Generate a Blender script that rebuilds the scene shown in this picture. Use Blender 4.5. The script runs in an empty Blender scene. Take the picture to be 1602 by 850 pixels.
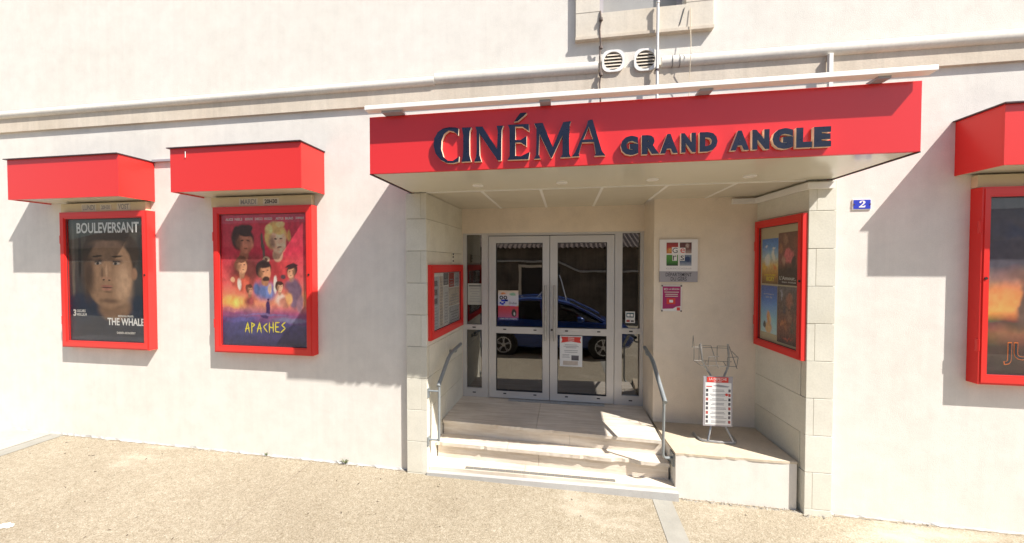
import bpy, bmesh, math, random
import numpy as np
from mathutils import Vector, Matrix
from mathutils.geometry import tessellate_polygon
random.seed(7)
R = math.radians
scene = bpy.context.scene
col = scene.collection

# ------------------------------------------------------------------ camera, sky, sun, exposure
cam_d = bpy.data.cameras.new('camera')
cam_d.sensor_fit = 'HORIZONTAL'
cam_d.sensor_width = 36.0
cam_d.lens = 36.0 * 554.0 / 1602.0
cam_d.clip_start = 0.02
cam_d.clip_end = 2000
cam = bpy.data.objects.new('camera', cam_d)
cam.location = (0, -3.6, 2.277)
cam.rotation_euler = (R(90 - 1.15), 0, R(8.6))
col.objects.link(cam)
scene.camera = cam

SUN = Vector((1.84, -1.0, 2.48)).normalized()
world = bpy.data.worlds.new('World')
scene.world = world
world.use_nodes = True
wn = world.node_tree
wn.nodes.clear()
sky = wn.nodes.new('ShaderNodeTexSky')
sky.sky_type = 'NISHITA'
sky.sun_disc = False
sky.sun_elevation = math.asin(SUN.z)
sky.sun_rotation = math.atan2(SUN.x, SUN.y)
sky.dust_density = 1.6
sky.air_density = 1.0
bg = wn.nodes.new('ShaderNodeBackground')
bg.inputs['Strength'].default_value = 0.088
wo = wn.nodes.new('ShaderNodeOutputWorld')
wn.links.new(sky.outputs[0], bg.inputs[0])
wn.links.new(bg.outputs[0], wo.inputs[0])

sun_d = bpy.data.lights.new('sun', 'SUN')
sun_d.energy = 5.0
sun_d.angle = R(0.5)
sun_d.color = (1.0, 0.955, 0.90)
sun = bpy.data.objects.new('sun', sun_d)
sun.location = SUN * 30
sun.rotation_euler = (-SUN).to_track_quat('-Z', 'Y').to_euler()
col.objects.link(sun)

scene.view_settings.view_transform = 'Standard'
scene.view_settings.look = 'None'
scene.view_settings.exposure = 0.79
scene.view_settings.gamma = 1.0
scene.view_settings.use_curve_mapping = False
scene.cycles.use_denoising = True
scene.cycles.max_bounces = 8
scene.cycles.transparent_max_bounces = 12
scene.cycles.sample_clamp_indirect = 6.0

# ------------------------------------------------------------------ materials
def new_mat(name):
    m = bpy.data.materials.new(name)
    m.use_nodes = True
    nt = m.node_tree
    nt.nodes.clear()
    out = nt.nodes.new('ShaderNodeOutputMaterial')
    b = nt.nodes.new('ShaderNodeBsdfPrincipled')
    nt.links.new(b.outputs[0], out.inputs[0])
    return m, nt, b, out

def N(nt, t, **kw):
    n = nt.nodes.new(t)
    for k, v in kw.items():
        if hasattr(n, k):
            setattr(n, k, v)
        else:
            n.inputs[k].default_value = v
    return n

def coords(nt, scale=None, kind='Object'):
    tc = nt.nodes.new('ShaderNodeTexCoord')
    if scale is None:
        return tc.outputs[kind]
    mp = nt.nodes.new('ShaderNodeMapping')
    mp.inputs['Scale'].default_value = scale
    nt.links.new(tc.outputs[kind], mp.inputs[0])
    return mp.outputs[0]

def ramp(nt, fac, stops, interp='LINEAR'):
    r = nt.nodes.new('ShaderNodeValToRGB')
    cr = r.color_ramp
    cr.interpolation = interp
    while len(cr.elements) < len(stops):
        cr.elements.new(0.5)
    for e, (p, c) in zip(cr.elements, stops):
        e.position = p
        e.color = (c[0], c[1], c[2], 1) if not isinstance(c, (int, float)) else (c, c, c, 1)
    nt.links.new(fac, r.inputs[0])
    return r.outputs[0]

def mixc(nt, fac, a, b, mode='MIX'):
    m = nt.nodes.new('ShaderNodeMix')
    m.data_type = 'RGBA'
    m.blend_type = mode
    for s, v in ((m.inputs[0], fac), (m.inputs[6], a), (m.inputs[7], b)):
        if hasattr(v, 'links') or hasattr(v, 'is_linked'):
            nt.links.new(v, s)
        elif isinstance(v, (int, float)):
            s.default_value = v
        else:
            s.default_value = (v[0], v[1], v[2], 1)
    return m.outputs[2]

def noise(nt, vec, scale, detail=4, rough=0.55):
    n = N(nt, 'ShaderNodeTexNoise')
    n.inputs['Scale'].default_value = scale
    n.inputs['Detail'].default_value = detail
    n.inputs['Roughness'].default_value = rough
    nt.links.new(vec, n.inputs['Vector'])
    return n.outputs[0]

def bump(nt, b, height, strength, dist):
    bp = N(nt, 'ShaderNodeBump')
    bp.inputs['Strength'].default_value = strength
    bp.inputs['Distance'].default_value = dist
    nt.links.new(height, bp.inputs['Height'])
    nt.links.new(bp.outputs[0], b.inputs['Normal'])

def simple(name, c, rough=0.5, metal=0.0, var=0.08, vs=6.0, bs=None, bstr=0.3, spec=0.5, coat=0.0):
    m, nt, b, out = new_mat(name)
    v = coords(nt)
    if var > 0:
        f = noise(nt, v, vs, 5)
        cc = ramp(nt, f, [(0.25, [x * (1 - var) for x in c]), (0.75, [min(1, x * (1 + var)) for x in c])])
        nt.links.new(cc, b.inputs['Base Color'])
        rr = ramp(nt, noise(nt, v, vs * 2.3, 4), [(0.3, max(0.02, rough * 0.85)), (0.7, min(1, rough * 1.15))])
        nt.links.new(rr, b.inputs['Roughness'])
    else:
        b.inputs['Base Color'].default_value = (*c, 1)
        b.inputs['Roughness'].default_value = rough
    b.inputs['Metallic'].default_value = metal
    b.inputs['Specular IOR Level'].default_value = spec
    b.inputs['Coat Weight'].default_value = coat
    b.inputs['Coat Roughness'].default_value = 0.08
    if bs:
        bump(nt, b, noise(nt, v, bs, 6), bstr, 0.01)
    return m

def plaster(name, c, stain, grain=120, gstr=0.25, streaks=0.0, per_block=False):
    m, nt, b, out = new_mat(name)
    v = coords(nt)
    big = noise(nt, v, 0.9, 6, 0.6)
    cc = ramp(nt, big, [(0.34, stain), (0.58, c)])
    mid = ramp(nt, noise(nt, v, 5.0, 6, 0.65), [(0.25, 0.90), (0.6, 1.0)])
    cc = mixc(nt, 1.0, cc, mid, 'MULTIPLY')
    fine = ramp(nt, noise(nt, v, grain, 3, 0.6), [(0.3, 0.93), (0.6, 1.0)])
    cc = mixc(nt, 1.0, cc, fine, 'MULTIPLY')
    if streaks:
        st = ramp(nt, noise(nt, coords(nt, (14, 14, 0.5)), 1.0, 5, 0.6), [(0.35, 1 - streaks), (0.6, 1.0)])
        cc = mixc(nt, 1.0, cc, st, 'MULTIPLY')
    if per_block:
        oi = nt.nodes.new('ShaderNodeObjectInfo')
        cc = mixc(nt, 1.0, cc, ramp(nt, oi.outputs['Random'], [(0.0, (0.91, 0.90, 0.87)), (1.0, (1.02, 1.02, 1.02))]), 'MULTIPLY')
    nt.links.new(cc, b.inputs['Base Color'])
    b.inputs['Roughness'].default_value = 0.9
    b.inputs['Specular IOR Level'].default_value = 0.2
    h = N(nt, 'ShaderNodeMath', operation='ADD')
    nt.links.new(noise(nt, v, grain, 4, 0.7), h.inputs[0])
    nt.links.new(noise(nt, v, 9, 3, 0.5), h.inputs[1])
    bump(nt, b, h.outputs[0], gstr, 0.006)
    return m

M = {}
M['render'] = plaster('cream_render', (0.80, 0.76, 0.69), (0.78, 0.735, 0.66), 130, 0.32, 0.03)
M['recess_plaster'] = plaster('warm_plaster', (0.83, 0.725, 0.585), (0.79, 0.68, 0.535), 90, 0.15)
M['stone'] = plaster('pale_block_stone', (0.75, 0.725, 0.63), (0.69, 0.66, 0.555), 60, 0.2, 0.0, True)
M['cornice_stone'] = plaster('string_course_stone', (0.72, 0.635, 0.52), (0.63, 0.54, 0.425), 60, 0.2, 0.09)
M['window_stone'] = plaster('window_stone', (0.74, 0.68, 0.58), (0.68, 0.60, 0.48), 60, 0.2, 0.06)
M['mortar'] = simple('mortar', (0.33, 0.30, 0.25), 0.95, bs=60)
M['red'] = simple('red_coated_metal', (0.70, 0.032, 0.026), 0.3, var=0.0, spec=0.45)
M['red_sign'] = simple('red_sign_panel', (0.70, 0.030, 0.030), 0.22, var=0.0, spec=0.5)
M['dark_trim'] = simple('dark_trim', (0.06, 0.035, 0.04), 0.5)
M['white_plastic'] = simple('white_plastic', (0.82, 0.80, 0.75), 0.45, var=0.05, vs=3)
M['pipe'] = plaster('cream_pipe', (0.80, 0.76, 0.68), (0.76, 0.715, 0.63), 40, 0.05, 0.04)
M['soffit'] = simple('soffit_panel', (0.64, 0.61, 0.50), 0.13, var=0.04, vs=2, spec=0.5)
M['ceiling'] = simple('ceiling_panel', (0.57, 0.525, 0.42), 0.34, var=0.05, vs=2)
M['beige_board'] = simple('beige_board', (0.62, 0.54, 0.36), 0.6, var=0.06)
M['navy'] = simple('navy_letter', (0.011, 0.014, 0.032), 0.3, var=0.25, vs=14, spec=0.35)
M['letter_edge'] = simple('pale_letter_edge', (0.80, 0.68, 0.50), 0.4, var=0.06)
M['alu'] = simple('anodised_aluminium', (0.60, 0.58, 0.55), 0.42, 0.35, var=0.05, vs=3)
M['steel'] = simple('galvanised_steel', (0.46, 0.46, 0.45), 0.38, 0.75, var=0.15, vs=25)
M['rail_paint'] = simple('grey_rail_paint', (0.27, 0.295, 0.30), 0.4, 0.25, var=0.12, vs=20)
M['black'] = simple('black_rubber', (0.015, 0.014, 0.014), 0.5)
M['wire'] = simple('thin_wire', (0.20, 0.19, 0.17), 0.45, 0.6, var=0.2, vs=30)
M['rust_cable'] = simple('rusty_cable', (0.16, 0.12, 0.10), 0.7, var=0.4, vs=30)
M['white_print'] = simple('white_print', (0.80, 0.79, 0.77), 0.5, var=0.0)
M['cream_print'] = simple('cream_print', (0.75, 0.72, 0.66), 0.5, var=0.0)
M['grey_print'] = simple('grey_print', (0.30, 0.30, 0.31), 0.55, var=0.0)
M['dark_print'] = simple('dark_print', (0.045, 0.045, 0.055), 0.55, var=0.0)
M['yellow_print'] = simple('yellow_print', (0.85, 0.72, 0.05), 0.5, var=0.0)
M['orange_print'] = simple('orange_print', (0.85, 0.22, 0.05), 0.5, var=0.0)
M['red_print'] = simple('red_print', (0.62, 0.05, 0.035), 0.5, var=0.06)
M['paper'] = simple('paper', (0.74, 0.74, 0.72), 0.7, var=0.04)
M['tag'] = simple('clear_tag', (0.66, 0.62, 0.52), 0.4, var=0.05)
M['enamel'] = simple('blue_enamel', (0.03, 0.05, 0.48), 0.25, var=0.08, vs=30)
M['magenta'] = simple('magenta_print', (0.36, 0.02, 0.12), 0.45, var=0.06)
M['grey_plate'] = simple('grey_plate', (0.36, 0.34, 0.36), 0.45, var=0.04)
M['sign_white'] = simple('sign_white', (0.78, 0.75, 0.72), 0.4, var=0.04)
M['concrete'] = plaster('concrete', (0.36, 0.345, 0.30), (0.28, 0.268, 0.23), 90, 0.3)
M['concrete_edge'] = plaster('concrete_edging', (0.50, 0.49, 0.465), (0.42, 0.41, 0.385), 90, 0.3)
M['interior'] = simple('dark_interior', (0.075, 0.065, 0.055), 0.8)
M['leaf'] = simple('weed_leaf', (0.10, 0.13, 0.035), 0.7, var=0.3, vs=40)
M['car_blue'] = simple('blue_car_paint', (0.006, 0.040, 0.21), 0.22, 0.2, var=0.0, coat=0.8)
M['car_glass'] = simple('car_glass', (0.012, 0.014, 0.016), 0.05, var=0.0, spec=0.6)
M['tyre'] = simple('tyre', (0.02, 0.02, 0.02), 0.8)
M['rim'] = simple('alloy_rim', (0.55, 0.55, 0.56), 0.3, 0.8, var=0.05)
M['lamp_lens'] = simple('headlamp_lens', (0.6, 0.62, 0.65), 0.1, var=0.0)
M['opp_wall'] = plaster('old_shed_wall', (0.20, 0.165, 0.13), (0.09, 0.075, 0.06), 12, 0.4, 0.15)
M['tile'] = simple('clay_tile', (0.11, 0.075, 0.055), 0.85, var=0.4, vs=9)
M['dark_wood'] = simple('dark_door_wood', (0.035, 0.028, 0.024), 0.7)

def glass_mat(name, tint, refl, rough=0.0):
    m = bpy.data.materials.new(name)
    m.use_nodes = True
    nt = m.node_tree
    nt.nodes.clear()
    out = nt.nodes.new('ShaderNodeOutputMaterial')
    tr = nt.nodes.new('ShaderNodeBsdfTransparent')
    tr.inputs[0].default_value = (*tint, 1)
    gl = nt.nodes.new('ShaderNodeBsdfGlossy')
    gl.inputs['Roughness'].default_value = rough
    fr = nt.nodes.new('ShaderNodeLayerWeight')
    fr.inputs['Blend'].default_value = 0.5
    pw = N(nt, 'ShaderNodeMath', operation='POWER')
    pw.inputs[1].default_value = 4.0
    nt.links.new(fr.outputs['Facing'], pw.inputs[0])
    ad = N(nt, 'ShaderNodeMath', operation='ADD')
    ad.inputs[1].default_value = refl
    ad.use_clamp = True
    hf = N(nt, 'ShaderNodeMath', operation='MULTIPLY')
    hf.inputs[1].default_value = 0.45
    nt.links.new(pw.outputs[0], hf.inputs[0])
    nt.links.new(hf.outputs[0], ad.inputs[0])
    bp = N(nt, 'ShaderNodeBump')
    bp.inputs['Strength'].default_value = 0.12
    bp.inputs['Distance'].default_value = 0.01
    nt.links.new(noise(nt, coords(nt, (1, 1, 0.6)), 2.2, 2, 0.4), bp.inputs['Height'])
    nt.links.new(bp.outputs[0], gl.inputs['Normal'])
    mx = nt.nodes.new('ShaderNodeMixShader')
    nt.links.new(ad.outputs[0], mx.inputs[0])
    nt.links.new(tr.outputs[0], mx.inputs[1])
    nt.links.new(gl.outputs[0], mx.inputs[2])
    nt.links.new(mx.outputs[0], out.inputs[0])
    return m
M['door_glass'] = glass_mat('reflective_door_glass', (0.22, 0.21, 0.20), 0.23)
M['case_glass'] = glass_mat('display_glass', (0.93, 0.93, 0.92), 0.022)
M['window_glass'] = glass_mat('window_glass', (0.3, 0.32, 0.33), 0.2)

def travertine():
    m, nt, b, out = new_mat('travertine')
    v = coords(nt, (0.8, 9, 9))
    f = noise(nt, v, 3.0, 7, 0.65)
    cc = ramp(nt, f, [(0.28, (0.56, 0.465, 0.355)), (0.5, (0.70, 0.615, 0.505)), (0.7, (0.80, 0.735, 0.635))])
    d = ramp(nt, noise(nt, coords(nt), 2.2, 5, 0.6), [(0.3, 0.82), (0.62, 1.0)])
    cc = mixc(nt, 1.0, cc, d, 'MULTIPLY')
    nt.links.new(cc, b.inputs['Base Color'])
    b.inputs['Roughness'].default_value = 0.55
    bump(nt, b, noise(nt, coords(nt, (3, 30, 30)), 6, 5, 0.7), 0.2, 0.004)
    return m
M['travertine'] = travertine()

def pavement():
    m, nt, b, out = new_mat('exposed_aggregate')
    v = coords(nt)
    vo = N(nt, 'ShaderNodeTexVoronoi')
    vo.inputs['Scale'].default_value = 150
    nt.links.new(v, vo.inputs['Vector'])
    cell = N(nt, 'ShaderNodeSeparateColor')
    nt.links.new(vo.outputs['Color'], cell.inputs[0])
    stones = ramp(nt, cell.outputs[0], [(0.0, (0.235, 0.205, 0.155)), (0.14, (0.318, 0.284, 0.217)), (0.5, (0.372, 0.337, 0.264)),
                                        (0.8, (0.406, 0.373, 0.30)), (1.0, (0.50, 0.468, 0.392))])
    edge = ramp(nt, vo.outputs['Distance'], [(0.35, (1, 1, 1)), (0.75, (0.80, 0.76, 0.70))])
    cc = mixc(nt, 1.0, stones, edge, 'MULTIPLY')
    med = ramp(nt, noise(nt, v, 22, 4, 0.7), [(0.3, (0.86, 0.83, 0.78)), (0.65, (1.08, 1.07, 1.05))])
    cc = mixc(nt, 1.0, cc, med, 'MULTIPLY')
    # worn pale smears where cement paste shows
    w = noise(nt, coords(nt, (0.55, 1.5, 1)), 0.9, 7, 0.68)
    wf = ramp(nt, w, [(0.56, 0.0), (0.70, 0.75)])
    cc = mixc(nt, wf, cc, (0.52, 0.465, 0.375))
    d = ramp(nt, noise(nt, v, 0.6, 5, 0.6), [(0.3, (0.86, 0.83, 0.8)), (0.7, (1.06, 1.05, 1.04))])
    cc = mixc(nt, 1.0, cc, d, 'MULTIPLY')
    nt.links.new(cc, b.inputs['Base Color'])
    b.inputs['Roughness'].default_value = 0.85
    b.inputs['Specular IOR Level'].default_value = 0.25
    bump(nt, b, vo.outputs['Distance'], -0.25, 0.003)
    return m
M['pavement'] = pavement()

PRINT = {}
M['print'], nt_, b_pr, o_ = new_mat('printed_picture')
at_ = nt_.nodes.new('ShaderNodeAttribute')
at_.attribute_name = 'print'
nt_.links.new(at_.outputs['Color'], b_pr.inputs['Base Color'])
b_pr.inputs['Roughness'].default_value = 0.4

def vnoise(rs, w, h, cells, octaves=4, gain=0.55):
    out = np.zeros((h, w))
    amp, tot = 1.0, 0.0
    for o in range(octaves):
        c = cells * 2 ** o
        g_ = rs.rand(c + 2, c + 2)
        y = np.linspace(0, c, h)[:, None]
        x = np.linspace(0, c, w)[None, :]
        yi, xi = np.minimum(y.astype(int), c), np.minimum(x.astype(int), c)
        fy, fx = y - yi, x - xi
        fy, fx = fy * fy * (3 - 2 * fy), fx * fx * (3 - 2 * fx)
        out += amp * (g_[yi, xi] * (1 - fy) * (1 - fx) + g_[yi + 1, xi] * fy * (1 - fx) + g_[yi, xi + 1] * (1 - fy) * fx + g_[yi + 1, xi + 1] * fy * fx)
        tot += amp
        amp *= gain
    return out / tot - 0.5

def art(name, grad, blobs=(), nz=0.12, rough=0.35, wob=0.05, res=(110, 150), gain_=1.0):
    """ink colours of a printed picture: vertical gradient with uneven coloured shapes, one colour per point of the sheet"""
    W_, H_ = res
    rs = np.random.RandomState(sum(map(ord, name)))
    u, v = np.meshgrid(np.linspace(0, 1, W_), np.linspace(0, 1, H_))
    img = np.stack([np.interp(v + 0.06 * vnoise(rs, W_, H_, 4), [g_[0] for g_ in grad], [g_[1][k] for g_ in grad]) for k in range(3)], -1)
    uu = u + wob * 1.6 * vnoise(rs, W_, H_, 7)
    vv = v + wob * 1.6 * vnoise(rs, W_, H_, 7)
    for (cx, cy, rx, ry, c, soft) in blobs:
        l = np.sqrt(((uu - cx) / rx) ** 2 + ((vv - cy) / ry) ** 2)
        f = np.clip((1.0 - l) / max(soft, 0.06), 0, 1)[..., None]
        f = f * f * (3 - 2 * f)
        tex = 1.0 + 0.5 * vnoise(rs, W_, H_, 24, 3)[..., None]
        img = img * (1 - f) + np.array(c) * tex * f
    img = img * (1 + 2.2 * nz * vnoise(rs, W_, H_, 30, 3)[..., None])
    key = 'art:' + name
    PRINT[key] = (W_, H_, np.clip(img * gain_, 0, 0.9))
    return key

# ------------------------------------------------------------------ mesh helpers
FRONT = (Vector((0, 0, 0)), Vector((1, 0, 0)), Vector((0, -1, 0)))      # origin, u axis, outward axis

class MB:
    def __init__(self):
        self.v, self.f, self.mi, self.uv = [], [], [], None
    def add(self, vs, fs, mi=0):
        o = len(self.v)
        self.v += [Vector(p) for p in vs]
        for f in fs:
            self.f.append([i + o for i in f])
            self.mi.append(mi)
        return self
    def box(self, x0, x1, y0, y1, z0, z1, mi=0, bev=0.0):
        if bev > 0:
            bm = bmesh.new()
            bmesh.ops.create_cube(bm, size=1)
            for p in bm.verts:
                p.co = Vector(((x0 + x1) / 2 + p.co.x * (x1 - x0), (y0 + y1) / 2 + p.co.y * (y1 - y0), (z0 + z1) / 2 + p.co.z * (z1 - z0)))
            bmesh.ops.bevel(bm, geom=list(bm.edges), offset=bev, segments=1, affect='EDGES')
            bm.verts.index_update()
            self.add([p.co.copy() for p in bm.verts], [[q.index for q in f.verts] for f in bm.faces], mi)
            bm.free()
            return self
        v = [(x, y, z) for z in (z0, z1) for x, y in ((x0, y0), (x1, y0), (x1, y1), (x0, y1))]
        return self.add(v, [(3, 2, 1, 0), (4, 5, 6, 7), (0, 1, 5, 4), (1, 2, 6, 5), (2, 3, 7, 6), (3, 0, 4, 7)], mi)
    def prism_z(self, poly, z0, z1, mi=0):
        """poly in plan (x, y), counter-clockwise"""
        n = len(poly)
        a = sum(poly[i][0] * poly[(i + 1) % n][1] - poly[(i + 1) % n][0] * poly[i][1] for i in range(n))
        if a < 0:
            poly = poly[::-1]
        zz = (lambda q: q) if not callable(z1) else None
        top = [(x, y, z1(x, y) if callable(z1) else z1) for x, y in poly]
        bot = [(x, y, z0) for x, y in poly]
        fs = [list(range(n))[::-1], [n + i for i in range(n)]] + [[i, (i + 1) % n, n + (i + 1) % n, n + i] for i in range(n)]
        return self.add(bot + top, fs, mi)
    def prism_uv(self, loops, w0, w1, fr=FRONT, mi_face=0, mi_side=0):
        """loops (outer, holes...) in panel coordinates, extruded from w0 (back) to w1 (front)"""
        O, U, W = fr
        Z = Vector((0, 0, 1))
        P = lambda u, v, w: O + U * u + Z * v + W * w
        tri = tessellate_polygon([[Vector((u, v, 0)) for u, v in l] for l in loops])
        pts = [p for l in loops for p in l]
        n = len(pts)
        vs = [P(u, v, w1) for u, v in pts] + [P(u, v, w0) for u, v in pts]
        self.add(vs, [list(t) for t in tri] + [[n + i for i in t][::-1] for t in tri], mi_face)
        o = len(self.v) - 2 * n
        k = 0
        for l in loops:
            m_ = len(l)
            for i in range(m_):
                a, b_ = k + i, k + (i + 1) % m_
                self.f.append([o + a, o + b_, o + n + b_, o + n + a])
                self.mi.append(mi_side)
            k += m_
        return self
    def rect(self, u0, u1, v0, v1, w0, w1, fr=FRONT, mi=0):
        return self.prism_uv([[(u0, v0), (u1, v0), (u1, v1), (u0, v1)]], w0, w1, fr, mi, mi)
    def ring(self, u0, u1, v0, v1, tu, tv, w0, w1, fr=FRONT):
        return self.prism_uv([[(u0, v0), (u1, v0), (u1, v1), (u0, v1)],
                              [(u0 + tu, v0 + tv), (u0 + tu, v1 - tv), (u1 - tu, v1 - tv), (u1 - tu, v0 + tv)]], w0, w1, fr)
    def tube(self, path, r, n=10, mi=0):
        path = [Vector(p) for p in path]
        rs = r if isinstance(r, (list, tuple)) else [r] * len(path)
        vs, fs = [], []
        up = None
        for i, p in enumerate(path):
            t = (path[min(i + 1, len(path) - 1)] - path[max(i - 1, 0)]).normalized()
            if up is None:
                up = t.orthogonal().normalized()
            up = (up - t * up.dot(t)).normalized()
            s = t.cross(up)
            for k in range(n):
                a = 2 * math.pi * k / n
                vs.append(p + (up * math.cos(a) + s * math.sin(a)) * rs[i])
        for i in range(len(path) - 1):
            for k in range(n):
                fs.append([i * n + k, i * n + (k + 1) % n, (i + 1) * n + (k + 1) % n, (i + 1) * n + k])
        fs.append(list(range(n))[::-1])
        fs.append([(len(path) - 1) * n + k for k in range(n)])
        return self.add(vs, fs, mi)
    def disc(self, c, r0, r1, h0, h1, axis='y', n=24, mi=0):
        """ring or disc round an axis; r0 = 0 for solid"""
        C = Vector(c)
        def P(a, r, h):
            if axis == 'y':
                return C + Vector((r * math.cos(a), h, r * math.sin(a)))
            if axis == 'z':
                return C + Vector((r * math.cos(a), r * math.sin(a), h))
            return C + Vector((h, r * math.cos(a), r * math.sin(a)))
        prof = [(r0, h0), (r1, h0), (r1, h1), (r0, h1)]
        vs = [P(2 * math.pi * k / n, r, h) for k in range(n) for r, h in prof]
        fs = []
        for k in range(n):
            a, b_ = k * 4, ((k + 1) % n) * 4
            for j in range(4):
                if r0 == 0 and j == 3:
                    continue
                fs.append([a + j, a + (j + 1) % 4, b_ + (j + 1) % 4, b_ + j])
        return self.add(vs, fs, mi)
    def build(self, name, mats, parent=None, smooth=False, loc=None):
        root = parent
        while root is not None and root.parent is not None:
            root = root.parent
        base = Vector(loc) if loc is not None else (root.location.copy() if root is not None else Vector((0, 0, 0)))
        me = bpy.data.meshes.new(name)
        me.from_pydata([p - base for p in self.v], [], self.f)
        if not isinstance(mats, (list, tuple)):
            mats = [mats]
        for m_ in mats:
            me.materials.append(M[m_] if isinstance(m_, str) else m_)
        if len(mats) > 1:
            me.polygons.foreach_set('material_index', self.mi)
        if self.uv:
            ul = me.uv_layers.new(name='UVMap')
            for lp in me.loops:
                ul.data[lp.index].uv = self.uv[lp.vertex_index]
        me.validate()
        bm = bmesh.new()
        bm.from_mesh(me)
        bmesh.ops.recalc_face_normals(bm, faces=bm.faces)
        bm.to_mesh(me)
        bm.free()
        if smooth:
            for p in me.polygons:
                p.use_smooth = True
            try:
                me.set_sharp_from_angle(angle=R(40))
            except Exception:
                pass
        o = bpy.data.objects.new(name, me)
        col.objects.link(o)
        if parent is not None:
            o.parent = parent
        elif loc is not None:
            o.location = base
        return o

def tag(o, label=None, cat=None, group=None, kind=None):
    if label: o['label'] = label
    if cat: o['category'] = cat
    if group: o['group'] = group
    if kind: o['kind'] = kind
    return o

def thing(name, loc, label, cat, group=None):
    e = bpy.data.objects.new(name, None)
    e.empty_display_size = 0.1
    e.location = loc
    col.objects.link(e)
    return tag(e, label, cat, group)

def text_mb(body, u0, u1, v0, v1, w0, w1, fr=FRONT, offset=0.0, shear=0.0, mi_side=0, fit=True):
    cu = bpy.data.curves.new('txt', 'FONT')
    cu.body = body
    cu.size = 1
    cu.offset = offset
    cu.shear = shear
    cu.resolution_u = 3
    cu.extrude = 0.05 if w1 > w0 else 0.0
    ob = bpy.data.objects.new('txt', cu)
    col.objects.link(ob)
    dg = bpy.context.evaluated_depsgraph_get()
    me = bpy.data.meshes.new_from_object(ob.evaluated_get(dg))
    vs = [p.co.copy() for p in me.vertices]
    x0, x1 = min(p.x for p in vs), max(p.x for p in vs)
    y0, y1 = min(p.y for p in vs), max(p.y for p in vs)
    O, U, W = fr
    Z = Vector((0, 0, 1))
    sx = (u1 - u0) / (x1 - x0)
    sy = (v1 - v0) / (y1 - y0)
    mb = MB()
    out = []
    for p in vs:
        w = w1 if w1 <= w0 else (w0 + (w1 - w0) * (p.z + 0.05) / 0.1)
        out.append(O + U * (u0 + (p.x - x0) * sx) + Z * (v0 + (p.y - y0) * sy) + W * w)
    mb.v = out
    for f in me.polygons:
        mb.f.append(list(f.vertices))
        mb.mi.append(mi_side if abs(f.normal.z) < 0.5 else 0)
    bpy.data.objects.remove(ob)
    bpy.data.curves.remove(cu)
    bpy.data.meshes.remove(me)
    return mb

def sheet(name, u0, u1, v0, v1, w, mat, fr=FRONT, parent=None, t=0.0015, loc=None):
    """a thin paper sheet; a picture's inks sit on its front as point colours"""
    O, U, W = fr
    Z = Vector((0, 0, 1))
    mb = MB()
    if not (isinstance(mat, str) and mat.startswith('art:')):
        return mb.rect(u0, u1, v0, v1, w, w + t, fr).build(name, mat, parent, loc=loc)
    W_, H_, img = PRINT[mat]
    for r_ in range(H_):
        for c_ in range(W_):
            mb.v.append(O + U * (u0 + (u1 - u0) * c_ / (W_ - 1)) + Z * (v0 + (v1 - v0) * r_ / (H_ - 1)) + W * (w + t))
    for r_ in range(H_ - 1):
        for c_ in range(W_ - 1):
            k = r_ * W_ + c_
            mb.f.append([k, k + 1, k + W_ + 1, k + W_])
            mb.mi.append(0)
    o = mb.build(name, 'print', parent, loc=loc)
    ca = o.data.color_attributes.new('print', 'FLOAT_COLOR', 'POINT')
    ca.data.foreach_set('color', np.concatenate([img.reshape(-1, 3), np.ones((W_ * H_, 1))], 1).astype(np.float32).ravel())
    return o

def lerp(a, b, t):
    return a + (b - a) * t

def wob_edge(x0, x1, n, fn, amp):
    return [(lerp(x0, x1, i / n), fn(lerp(x0, x1, i / n)) + random.uniform(-amp, amp)) for i in range(n + 1)]

# ------------------------------------------------------------------ ground
GZ = lambda x: 0.020 - 0.0117 * x
g = MB()
xs = [-200, -60, -20, 0, 20, 60, 200]
ys = [-200, -40, -12, -4, 0, 6, 40, 200]
for y in ys:
    for x in xs:
        g.v.append(Vector((x, y, GZ(max(-60, min(60, x))) - 0.0)))
nx = len(xs)
for j in range(len(ys) - 1):
    for i in range(nx - 1):
        g.f.append([j * nx + i, j * nx + i + 1, (j + 1) * nx + i + 1, (j + 1) * nx + i])
        g.mi.append(0)
tag(g.build('pavement', 'pavement'), kind='structure')

def ground_strip(name, poly, mat, lift=0.004):
    mb = MB()
    mb.add([(x, y, GZ(x) + lift) for x, y in poly], [list(range(len(poly)))])
    return mb.build(name, mat)
o = ground_strip('concrete_strip', [(0.835, -0.062), (0.80, -5), (0.985, -5), (1.012, -0.062)], 'concrete')
tag(o, kind='structure')
o = ground_strip('concrete_strip', [(-6.52, -0.004), (-6.66, -5), (-6.46, -5), (-6.33, -0.004)], 'concrete')
tag(o, kind='structure')
o = ground_strip('pale_paving', [(-14, -0.004), (-14, -5), (-6.672, -5), (-6.532, -0.004)], plaster('pale_paving', (0.50, 0.46, 0.40), (0.42, 0.38, 0.32), 60, 0.2))
tag(o, kind='structure')
# a saw-cut joint across the pavement
o = ground_strip('pavement_joint', [(-2.822, -0.004), (-2.762, -3.0), (-2.752, -3.0), (-2.812, -0.004)], 'concrete', 0.002)
M['joint'] = simple('joint_dirt', (0.26, 0.21, 0.155), 0.95, bs=90)
o.data.materials[0] = M['joint']
tag(o, kind='structure')

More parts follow.
